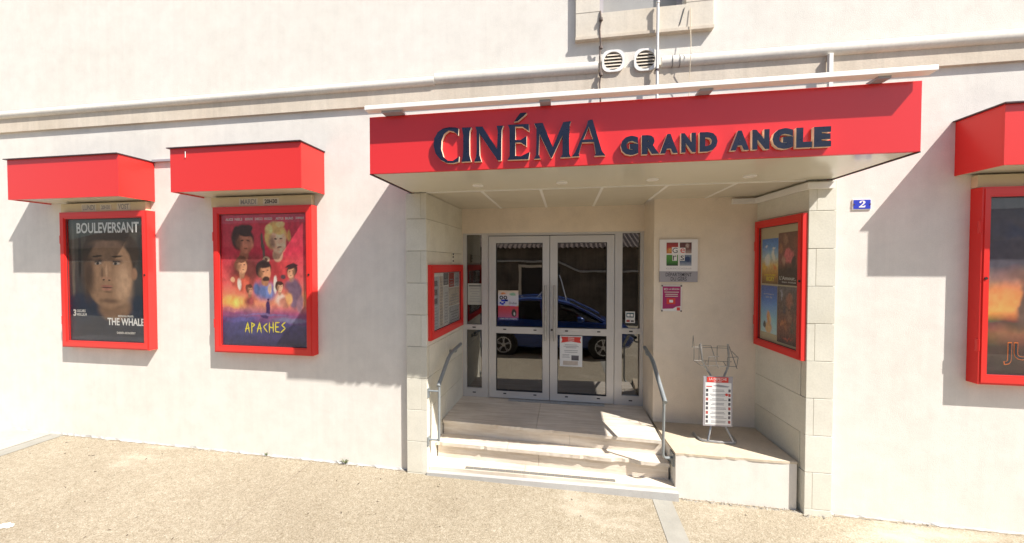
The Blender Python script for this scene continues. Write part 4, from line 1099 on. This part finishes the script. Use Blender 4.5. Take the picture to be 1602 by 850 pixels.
for (a, b_) in ((-1.42, -0.28), (-0.277, 1.03)):
    tread(a, b_, off(st2, 0.042), off(st2, 0.09), 0.0, Z2 - 0.0365, amp=0, name='riser_slab')
m_ = MB(); m_.prism_z([(-1.4, 0.45), (0.98, 0.30), (0.98, 1.2), (-1.4, 1.2)], -0.2, Z3 - 0.033); m_.build('step_core', 'concrete', ST)
# concrete edging of the lowest step and its anti-slip strip
pts = [(-1.452, -0.062), (1.078, -0.060), (1.078, -0.0135), (-1.447, -0.0135)]
m_ = MB(); m_.prism_z(pts, -0.12, lambda x, y: lerp(0.070, 0.084, (x + 1.45) / 2.5)); m_.build('concrete_edging', 'concrete_edge', ST)
m_ = MB(); m_.prism_z([(-1.05, 0.0), (0.50, 0.0), (0.50, 0.042), (-1.05, 0.042)], Z1 + 0.0005, Z1 + 0.003); gs = m_.build('anti_slip_strip', 'mortar', ST)
M['strip_tile'] = simple('anti_slip_tile', (0.17, 0.162, 0.145), 0.8)
for k in range(18):
    xa = -1.048 + k * 0.086
    m_ = MB(); m_.box(xa + 0.002, xa + 0.084, 0.002, 0.040, Z1 + 0.003, Z1 + 0.0055); m_.build('strip_tile', 'strip_tile', gs)

# ------------------------------------------------------------------ plinth to the right of the steps
PL = thing('plinth', (1.6, 0.35, 0), 'low rendered plinth with ochre stone top beside the steps', 'plinth')
body = [(1.062, 0.0), (2.128, 0.0), (2.095, 0.699), (1.010, 0.699)]
m_ = MB(); m_.prism_z([(1.064, 0.004), (2.126, 0.004), (2.093, 0.699), (1.012, 0.699)], -0.3, 0.424); m_.build('body', 'render', PL)
M['ochre_top'] = plaster('ochre_stone', (0.66, 0.57, 0.435), (0.52, 0.42, 0.30), 40, 0.3)
n = 26
front = [(lerp(1.060, 2.130, i / n), random.uniform(-0.004, 0.005)) for i in range(n + 1)]
m_ = MB(); m_.prism_z(front + [(2.097, 0.6985), (1.010, 0.6985)], 0.4245, 0.446); m_.build('top_slab', 'ochre_top', PL)

# ------------------------------------------------------------------ handrails
def bend(pts, r=0.05, n=5):
    out = [Vector(pts[0])]
    for i in range(1, len(pts) - 1):
        p0, p1, p2 = Vector(pts[i - 1]), Vector(pts[i]), Vector(pts[i + 1])
        a = p1 + (p0 - p1).normalized() * min(r, (p0 - p1).length / 2)
        b_ = p1 + (p2 - p1).normalized() * min(r, (p2 - p1).length / 2)
        for k in range(n + 1):
            t = k / n
            out.append(a * (1 - t) ** 2 + p1 * 2 * t * (1 - t) + b_ * t * t)
    out.append(Vector(pts[-1]))
    return out
e = thing('handrail', (-1.34, -0.03, 0.3), 'grey steel handrail bracketed to the left side of the steps', 'handrail', 'handrails of the entrance steps')
m_ = MB(); m_.tube(bend([(-1.330, 0.78, 1.255), (-1.325, 0.33, 1.235), (-1.330, -0.03, 0.985)], 0.09), 0.021, 12); m_.build('rail', 'rail_paint', e, smooth=True)
m_ = MB(); m_.tube([(-1.325, -0.015, 0.99), (-1.325, -0.03, 0.40)], 0.014, 10); m_.build('post', 'rail_paint', e, smooth=True)
for (y, z) in ((-0.026, 0.93), (-0.03, 0.41)):
    m_ = MB(); m_.tube([(-1.325, y, z), (-1.44, y, z)], 0.010, 8); bk = m_.build('bracket', 'rail_paint', e, smooth=True)
    m_ = MB(); m_.box(-1.447, -1.434, y - 0.022, y + 0.022, z - 0.07, z + 0.03); m_.build('wall_plate', 'rail_paint', bk)
m_ = MB(); m_.tube(bend([(-1.33, 0.62, 1.245), (-1.335, 0.62, 1.19), (-1.41, 0.62, 1.19)], 0.03), 0.009, 8); bk = m_.build('bracket', 'rail_paint', e, smooth=True)
m_ = MB(); m_.box(-1.425, -1.405, 0.595, 0.645, 1.165, 1.215); m_.build('wall_plate', 'rail_paint', bk)
e = thing('handrail', (0.94, -0.03, 0.3), 'grey steel handrail on the right of the steps, fixed to the plinth', 'handrail', 'handrails of the entrance steps')
m_ = MB(); m_.tube(bend([(0.950, 0.86, 1.275), (0.940, 0.43, 1.24), (0.940, -0.08, 0.965)], 0.09), 0.021, 12); m_.build('rail', 'rail_paint', e, smooth=True)
m_ = MB(); m_.tube(bend([(0.940, -0.04, 0.975), (0.940, -0.02, 0.40), (1.03, 0.05, 0.37), (1.052, 0.06, 0.37)], 0.05), 0.013, 10); m_.build('post', 'rail_paint', e, smooth=True)
m_ = MB()
m_.prism_z([(1.046, 0.03), (1.058, 0.031), (1.0505, 0.12), (1.040, 0.12)], 0.29, 0.42); m_.build('wall_plate', 'rail_paint', e)
m_ = MB(); m_.tube(bend([(0.948, 0.78, 1.262), (0.948, 0.78, 1.20), (1.0, 0.78, 1.20)], 0.03), 0.009, 8); m_.build('bracket', 'rail_paint', e, smooth=True)

# ------------------------------------------------------------------ newspaper rack on the plinth
NR = thing('newspaper_rack', (1.56, 0.33, 0.447), 'wire newspaper rack with poster board standing on the plinth', 'newspaper rack')
zt = 0.447
FRK = (Vector((0, 0.245, 0)), Vector((1, 0.03, 0)).normalized(), Vector((0.03, -1, 0)).normalized())
m_ = MB(); m_.tube(bend([(1.37, 0.44, zt + 0.012), (1.385, 0.28, zt + 0.012), (1.56, 0.26, zt + 0.012), (1.735, 0.28, zt + 0.012), (1.745, 0.44, zt + 0.012)], 0.05), 0.013, 8); m_.build('base', 'steel', NR, smooth=True)
for s, xb, xt, xk in ((-1, 1.455, 1.515, 1.395), (1, 1.695, 1.625, 1.665)):
    pts = [(xb, 0.27, zt + 0.02), (xt, 0.335, zt + 0.19), (xt, 0.345, 1.10), (xk + (0.03 if s < 0 else 0.015), 0.345, 1.24), (xk, 0.345, 1.45)]
    m_ = MB(); m_.tube(bend(pts, 0.05), 0.011, 8); m_.build('upright', 'steel', NR, smooth=True)
wire = lambda pts, r=0.0032: MB().tube(pts, r, 6).build('basket_wire', 'wire', NR)
yb, yf = 0.34, 0.23
wire([(1.325, yb, 1.41), (1.66, yb, 1.41)]); wire([(1.335, yb, 1.27), (1.70, yb, 1.27)])
wire([(1.31, yb - 0.02, 1.41), (1.325, yb, 1.53), (1.335, yb, 1.41), (1.335, yb, 1.27)])
wire([(1.335, yb, 1.27), (1.36, yf, 1.25), (1.70, yf, 1.25), (1.735, yf + 0.05, 1.33), (1.70, yb, 1.38)])
for x in (1.385, 1.56):
    wire([(x, yb, 1.43), (x + 0.115, yb, 1.43), (x + 0.14, yf, 1.24), (x + 0.145, yf, 1.23)])
    wire([(x + 0.06, yb, 1.27), (x + 0.05, yf, 1.24), (x + 0.055, yf, 1.34), (x + 0.15, yf, 1.35)])
    wire([(x, yb, 1.43), (x, yb, 1.27)])
m_ = MB(); m_.rect(1.408, 1.690, 0.615, 1.128, 0.0, 0.012, FRK); bd = m_.build('poster_board', 'grey_plate', NR)
sheet('poster_sheet', 1.425, 1.676, 0.63, 1.065, 0.0125, M['paper'], FRK, bd)
m_ = MB(); m_.rect(1.44, 1.648, 1.068, 1.122, 0.0125, 0.0140, FRK); m_.build('red_header', 'red_print', bd)
m_ = text_mb('LA DEPECHE', 1.462, 1.63, 1.090, 1.114, 0.0146, 0.0146, FRK, 0.0); m_.build('lettering', 'white_print', bd)
m_ = text_mb('DU MIDI', 1.51, 1.58, 1.073, 1.084, 0.0146, 0.0146, FRK, 0.0); m_.build('lettering', 'white_print', bd)
m_ = MB(); m_.prism_uv([[(1.50, 1.035), (1.55, 1.047), (1.66, 1.030), (1.64, 1.02), (1.56, 1.02)]], 0.0142, 0.0148, FRK); m_.build('print_mark', 'grey_print', bd)
m_ = MB(); m_.rect(1.435, 1.49, 1.02, 1.03, 0.0142, 0.0148, FRK); m_.build('print_mark', 'red_print', bd)
for k in range(8):
    z = 0.648 + k * 0.046
    for (x, s) in ((1.432, 0.022), (1.648, 0.022)):
        m_ = MB(); m_.rect(x, x + s, z, z + 0.03, 0.0142, 0.0147, FRK); m_.build('picture', (P5, P3, M['dark_print'])[(k * 2 + (x > 1.5)) % 3], bd)
    for d in (0.004, 0.018):
        m_ = MB(); a = random.uniform(0.0, 0.03); m_.rect(1.47 + a, 1.635 - random.uniform(0, 0.03), z + d, z + d + 0.006, 0.0142, 0.0147, FRK); m_.build('text_line', 'grey_print', bd)
m_ = MB(); m_.disc((1.63, 0.245 - 0.016 + 0.048, 0.945), 0, 0.014, -0.0012, -0.0002, n=14); m_.build('print_mark', 'red_print', bd)

# ------------------------------------------------------------------ cables and poles on the wall
pts = [(0.325 + 0.006 * math.sin(k * 2.1), -0.045 - 0.012 * (k % 2), lerp(4.72, 3.5, k / 14)) for k in range(15)]
o = MB().tube(pts, 0.008, 6).build('electric_cable', 'rust_cable', loc=(0.325, -0.05, 3.5))
tag(o, 'twisted dark cable hanging beside the left round vent', 'cable', 'cables and poles above the marquee')
for k in (1, 4, 7, 9, 12):
    m_ = MB(); x, y, z = pts[k]; m_.disc((x, y, z), 0, 0.018, -0.012, 0.012, 'z', 10); m_.build('cable_clip', 'rust_cable', o)
o = MB().tube([(0.846, -0.075, 4.72), (0.842, -0.075, 3.505)], 0.0125, 10).build('flag_pole', 'white_plastic', loc=(0.842, -0.075, 3.5), smooth=True)
tag(o, 'thin white pole rising beside the right round vent to the window', 'pole', 'cables and poles above the marquee')
m_ = MB(); m_.disc((0.8445, -0.075, 4.10), 0, 0.017, -0.008, 0.008, 'z', 10); m_.build('pole_collar', 'dark_trim', o)
m_ = MB(); m_.disc((0.846, -0.075, 4.722), 0, 0.017, -0.004, 0.01, 'z', 10); m_.build('pole_cap', 'white_plastic', o)
o = MB().tube([(1.142, -0.05, 4.66), (1.140, -0.062, 4.45), (1.134, -0.10, 4.22), (1.132, -0.07, 4.05), (1.128, -0.05, 3.5)], 0.0032, 6).build('thin_cable', 'letter_edge', loc=(1.13, -0.05, 3.5))
tag(o, 'thin pale wire hanging below the right corner of the window', 'cable', 'cables and poles above the marquee')
o = MB().tube([(1.09, -0.046, 4.67), (1.05, -0.046, 4.52)], 0.004, 6).build('short_wire', 'wire', loc=(1.05, -0.046, 4.5))
tag(o, 'short dark wire on the window surround', 'cable', 'cables and poles above the marquee')
o = MB().box(2.285, 2.316, -0.075, -0.045, 3.505, 4.13).build('support_post', 'white_plastic', loc=(2.3, -0.06, 3.5))
tag(o, 'short white post above the right end of the marquee', 'post', 'cables and poles above the marquee')
# straps round the pipe
for x in (0.985, 1.05):
    m_ = MB()
    m_.tube([(x, -0.031 - 0.0385 * math.sin(a), 4.187 + 0.056 * math.cos(a)) for a in [math.pi * k / 8 for k in range(9)]], 0.003, 5)
    m_.build('pipe_strap', 'wire', B)

# ------------------------------------------------------------------ weed and chips at the foot of the wall
def weed(x, y, n, h, label):
    e = thing('weed', (x, y, GZ(x)), label, 'weed', 'weeds at the foot of the wall')
    m_ = MB()
    for k in range(n):
        a = random.uniform(0, 2 * math.pi)
        L = h * random.uniform(0.5, 1.1)
        w = 0.0045
        d = Vector((math.cos(a), math.sin(a) * 0.6 - 0.3, 0))
        s = Vector((-d.y, d.x, 0)).normalized() * w
        p0 = Vector((x, y, GZ(x)))
        p1 = p0 + d * L * 0.45 + Vector((0, 0, L * 0.75))
        p2 = p0 + d * L * 1.0 + Vector((0, 0, L * 0.8))
        m_.add([p0 - s * 0.5, p0 + s * 0.5, p1 + s, p1 - s, p2], [(0, 1, 2, 3), (3, 2, 4)])
    m_.build('leaves', 'leaf', e)
weed(-2.42, -0.012, 18, 0.07, 'small green weed at the wall foot left of the entrance')
weed(-3.42, -0.01, 8, 0.04, 'tiny weed at the wall foot under the red poster')
m_ = MB()
for k in range(260):
    x = random.choice([random.uniform(-7, -1.7), random.uniform(1.1, 4.2), random.uniform(1.1, 2.2)])
    y = -random.uniform(0.0, 0.035) - (0.05 if 2.15 < x < 2.4 else 0)
    s = random.uniform(0.004, 0.012)
    p = Vector((x, y, GZ(x)))
    m_.add([p + Vector((random.uniform(-s, s), random.uniform(-s, s), 0)) + Vector(q) for q in ((-s, -s, 0), (s, -s, 0), (s, s, 0), (-s, s, 0), (0, 0, s))], [(0, 1, 4), (1, 2, 4), (2, 3, 4), (3, 0, 4)])
tag(m_.build('wall_foot_grit', 'mortar'), 'grit and crumbs along the foot of the wall', 'grit', kind='stuff')
# thin white sealing fillet along the wall foot
def fillet(x0, x1, y):
    n = int((x1 - x0) / 0.05)
    m_ = MB()
    vs, fs = [], []
    for i in range(n + 1):
        x = lerp(x0, x1, i / n)
        w = random.uniform(0.003, 0.028)
        h = random.uniform(0.004, 0.022)
        vs += [(x, y, GZ(x) + h), (x, y - w, GZ(x) + 0.0015)]
    for i in range(n):
        fs.append([2 * i, 2 * i + 1, 2 * i + 3, 2 * i + 2])
    m_.add(vs, fs)
    return m_.build('mortar_fillet', 'concrete_edge', B)
def crack(x0, x1, y):
    n = int((x1 - x0) / 0.03)
    vs, fs = [], []
    for i in range(n + 1):
        x = lerp(x0, x1, i / n)
        c = y + random.uniform(-0.006, 0.006)
        w = random.choice((0.0008, 0.0015, 0.003, 0.006))
        vs += [(x, c + w, GZ(x) + 0.003), (x, c - w, GZ(x) + 0.003)]
    for i in range(n):
        fs.append([2 * i, 2 * i + 1, 2 * i + 3, 2 * i + 2])
    return tag(MB().add(vs, fs).build('pavement_crack', 'joint'), kind='structure')
crack(-7.5, -1.69, -0.026)
crack(1.09, 2.14, -0.012)
crack(2.40, 5.5, -0.026)
m_ = MB()
for k in range(90):
    x, y = random.uniform(-6.2, 3.5), -random.uniform(0.05, 1.5)
    sz = random.uniform(0.004, 0.011)
    a = random.uniform(0, 6.28)
    d = Vector((math.cos(a), math.sin(a), 0)) * sz * random.uniform(1, 2.2)
    q = Vector((-d.y, d.x, 0)).normalized() * sz * 0.6
    p = Vector((x, y, GZ(x) + 0.003))
    m_.add([p - d, p - q, p + d, p + q, p + Vector((0, 0, sz * 0.5))], [(0, 1, 4), (1, 2, 4), (2, 3, 4), (3, 0, 4)])
tag(m_.build('pavement_litter', simple('dry_leaf_litter', (0.10, 0.075, 0.05), 0.9, var=0.4, vs=8)), 'tiny dry leaf bits and grit lying on the pavement', 'litter', kind='stuff')
for (cx, cy_, rx_, ry_) in ((-4.66, -1.33, 0.085, 0.035),):
    n = 22
    m_ = MB(); m_.add([(cx + rx_ * random.uniform(0.65, 1.1) * math.cos(6.283 * k / n), cy_ + ry_ * random.uniform(0.6, 1.1) * math.sin(6.283 * k / n), GZ(cx) + 0.003) for k in range(n)], [list(range(n))])
    o = m_.build('paint_splash', 'white_plastic', loc=(cx, cy_, GZ(cx)))
    tag(o, 'small white paint splash on the pavement at the left edge', 'paint splash')
fillet(-9, -1.69, -0.0005)
fillet(2.39, 6, -0.0005)

# ------------------------------------------------------------------ street side, seen in the door glass
# blue hatchback carrying a camera mast, parked behind the viewpoint
CAR = thing('parked_car', (-0.3, -3.65, GZ(-0.3)), 'blue hatchback with roof mast, seen reflected in the glass doors', 'car')
cy, rz = -3.66, -0.02
def loft(stations, mats, name, parent, smooth=True, closed_ends=True):
    m_ = MB()
    k = len(stations[0][1])
    vs, fs = [], []
    for x, sec in stations:
        for (y, z) in sec:
            vs.append((x, cy + y, rz + z))
    n = len(stations)
    for i in range(n - 1):
        for j in range(k - 1):
            fs.append([i * k + j, i * k + j + 1, (i + 1) * k + j + 1, (i + 1) * k + j])
        fs.append([i * k + k - 1, i * k, (i + 1) * k, (i + 1) * k + k - 1])
    fs.append(list(range(k))[::-1])
    fs.append([(n - 1) * k + j for j in range(k)])
    m_.add(vs, fs)
    return m_.build(name, mats, parent, smooth=smooth)
def sec(w, zb, zt, crown=0.03):
    half = [(w * 0.80, zb), (w * 0.95, zb + 0.08), (w, lerp(zb, zt, 0.45)), (w * 0.97, lerp(zb, zt, 0.78)), (w * 0.90, zt), (w * 0.5, zt + crown)]
    return half + [(-y, z) for y, z in half[::-1]]
body_st = [(-2.24, sec(0.66, 0.36, 0.72)), (-2.17, sec(0.76, 0.27, 0.90)), (-1.95, sec(0.82, 0.22, 0.97)), (-1.52, sec(0.85, 0.20, 0.96)), (-0.9, sec(0.855, 0.18, 0.93)), (-0.2, sec(0.855, 0.18, 0.90)),
           (0.45, sec(0.85, 0.19, 0.90)), (0.9, sec(0.845, 0.20, 0.86)), (1.3, sec(0.80, 0.22, 0.78)), (1.55, sec(0.72, 0.25, 0.68)), (1.66, sec(0.60, 0.34, 0.58))]
loft(body_st, 'car_blue', 'body', CAR)
def gsec(w, z0, z1, wt):
    half = [(w, z0), (lerp(w, wt, 0.55), lerp(z0, z1, 0.6)), (wt, z1 - 0.035), (wt * 0.85, z1), (wt * 0.4, z1 + 0.012)]
    return half + [(-y, z) for y, z in half[::-1]]
gh = [(-2.13, gsec(0.70, 0.90, 0.955, 0.66)), (-1.90, gsec(0.735, 0.90, 1.26, 0.60)), (-1.55, gsec(0.75, 0.90, 1.385, 0.60)), (-0.9, gsec(0.755, 0.88, 1.43, 0.61)), (-0.3, gsec(0.755, 0.86, 1.415, 0.60)),
      (0.15, gsec(0.75, 0.86, 1.31, 0.585)), (0.55, gsec(0.74, 0.86, 1.10, 0.61)), (0.92, gsec(0.70, 0.84, 0.905, 0.66))]
loft(gh, 'car_glass', 'cabin_glass', CAR)
def strip(pts_l, w, name):
    for s in (1, -1):
        m_ = MB(); m_.tube([(x, cy + s * y, rz + z) for x, y, z in pts_l], w, 8); m_.build(name, 'car_blue', CAR, smooth=True)
strip([(0.92, 0.675, 0.90), (0.55, 0.625, 1.10), (0.15, 0.60, 1.295), (-0.3, 0.605, 1.395), (-0.9, 0.615, 1.41), (-1.55, 0.605, 1.365), (-1.9, 0.605, 1.24), (-2.13, 0.66, 0.95)], 0.035, 'roof_pillar')
strip([(-0.55, 0.775, 0.88), (-0.58, 0.70, 1.15), (-0.62, 0.615, 1.40)], 0.032, 'door_pillar')
roof = [(-1.92, gsec(0.60, 1.235, 1.262, 0.57)), (-1.55, gsec(0.62, 1.35, 1.39, 0.59)), (-0.9, gsec(0.63, 1.395, 1.436, 0.60)), (-0.3, gsec(0.62, 1.375, 1.42, 0.59)), (0.12, gsec(0.60, 1.30, 1.325, 0.57))]
loft(roof, 'car_blue', 'roof', CAR)
for wx in (-1.52, 0.90):
    for s in (1, -1):
        yy = cy + s * 0.80
        m_ = MB(); m_.disc((wx, yy, rz + 0.305), 0, 0.355, -0.06 if s > 0 else -0.058, 0.058 if s > 0 else 0.06, n=28); m_.build('wheel_arch', 'black', CAR)
        m_ = MB(); m_.disc((wx, yy + s * 0.03, rz + 0.305), 0.20, 0.305, -0.09, 0.05, n=28); wh = m_.build('tyre', 'tyre', CAR)
        m_ = MB(); m_.disc((wx, yy + s * 0.03, rz + 0.305), 0.175, 0.205, -0.05, 0.045, n=28); m_.build('rim', 'rim', wh)
        m_ = MB(); m_.disc((wx, yy + s * 0.05, rz + 0.305), 0, 0.05, -0.02, 0.025, n=14); m_.build('hub', 'rim', wh)
        for k in range(5):
            a = 2 * math.pi * k / 5 + 0.3
            for da in (-0.13, 0.13):
                m_ = MB(); m_.tube([(wx + 0.04 * math.cos(a), yy + s * 0.062, rz + 0.305 + 0.04 * math.sin(a)), (wx + 0.185 * math.cos(a + da), yy + s * 0.06, rz + 0.305 + 0.185 * math.sin(a + da))], 0.014, 6)
                m_.build('spoke', 'rim', wh)
for s in (1, -1):
    m_ = MB(); c = Vector((0.36, cy + s * 0.93, rz + 0.97))
    m_.tube([c + Vector((-0.075, 0, 0)), c + Vector((-0.07, 0, 0)), c + Vector((0, 0, 0)), c + Vector((0.06, 0, 0)), c + Vector((0.09, 0, -0.005))], [0.03, 0.075, 0.082, 0.06, 0.02], 12); m_.build('mirror', 'car_blue', CAR, smooth=True)
    m_ = MB(); m_.tube([c + Vector((0, -s * 0.05, -0.03)), c + Vector((0.03, -s * 0.19, -0.06))], 0.02, 8); m_.build('mirror_arm', 'black', CAR)
    m_ = MB(); m_.tube([(1.34, cy + s * 0.745, rz + 0.70), (1.50, cy + s * 0.68, rz + 0.65), (1.60, cy + s * 0.56, rz + 0.60)], [0.03, 0.07, 0.04], 10); m_.build('headlight', 'lamp_lens', CAR, smooth=True)
    for x in (-1.05, -0.12):
        m_ = MB(); m_.tube([(x - 0.08, cy + s * 0.852, rz + 0.78), (x + 0.08, cy + s * 0.852, rz + 0.78)], 0.014, 8); m_.build('door_handle', 'car_blue', CAR)
FCAR = (Vector((0, cy + 0.862, 0)), Vector((-1, 0, 0)), Vector((0, 1, 0)))
m_ = text_mb('View', 0.82, 1.04, rz + 0.58, rz + 0.67, 0.002, 0.002, FCAR, 0.0); m_.build('lettering', 'white_print', CAR)
top = Vector((-0.16, -3.90, 2.10))
for (x, y) in ((-0.75, cy - 0.35), (-0.75, cy + 0.25), (0.02, cy - 0.35), (0.02, cy + 0.25)):
    m_ = MB(); m_.tube([(x, y, rz + 1.43 if x < -0.5 else rz + 1.36), top + Vector((0, 0, -0.1))], 0.014, 8); m_.build('mast_strut', 'rim', CAR)
m_ = MB(); m_.tube([(-0.16, -3.90, 1.95), (-0.16, -3.90, 2.22)], 0.03, 10); m_.build('mast', 'black', CAR, smooth=True)

# long low shed across the street
SH = thing('street_shed', (0, -9.4, 0), 'low shaded building with tiled roof across the street, reflected in the doors', 'building')
m_ = MB(); m_.box(-24, 24, -9.9, -9.4, -0.6, 3.05); m_.build('wall', 'opp_wall', SH)
m_ = MB(); m_.box(-1.9, -0.55, -9.41, -9.36, -0.3, 2.15); dr = m_.build('doorway', 'dark_wood', SH)
m_ = MB(); m_.ring(-2.02, -0.43, -0.3, 2.27, 0.11, 0.11, 0, 0.08, (Vector((0, -9.4, 0)), Vector((1, 0, 0)), Vector((0, 1, 0)))); m_.build('door_surround', 'cornice_stone', dr)
m_ = MB(); m_.box(3.4, 4.6, -9.41, -9.37, 0.9, 2.0); m_.build('window', 'dark_wood', SH)
m_ = MB(); m_.tube(bend([(-24, -9.32, 2.42), (-0.35, -9.32, 2.42), (0.55, -9.32, 1.98), (12, -9.32, 1.96)], 0.08), 0.045, 8); m_.build('pipe', 'concrete_edge', SH, smooth=True)
m_ = MB()
vs, fs = [], []
nn = 1440
for i in range(nn + 1):
    x = -24 + 48 * i / nn
    h = 0.028 * math.cos(2 * math.pi * i / 6)
    vs += [(x, -9.0, 2.98 + h), (x, -13.5, 4.5 + h)]
for i in range(nn):
    fs.append([2 * i, 2 * i + 2, 2 * i + 3, 2 * i + 1])
m_.add(vs, fs)
m_.build('tile_roof', 'tile', SH, smooth=True)
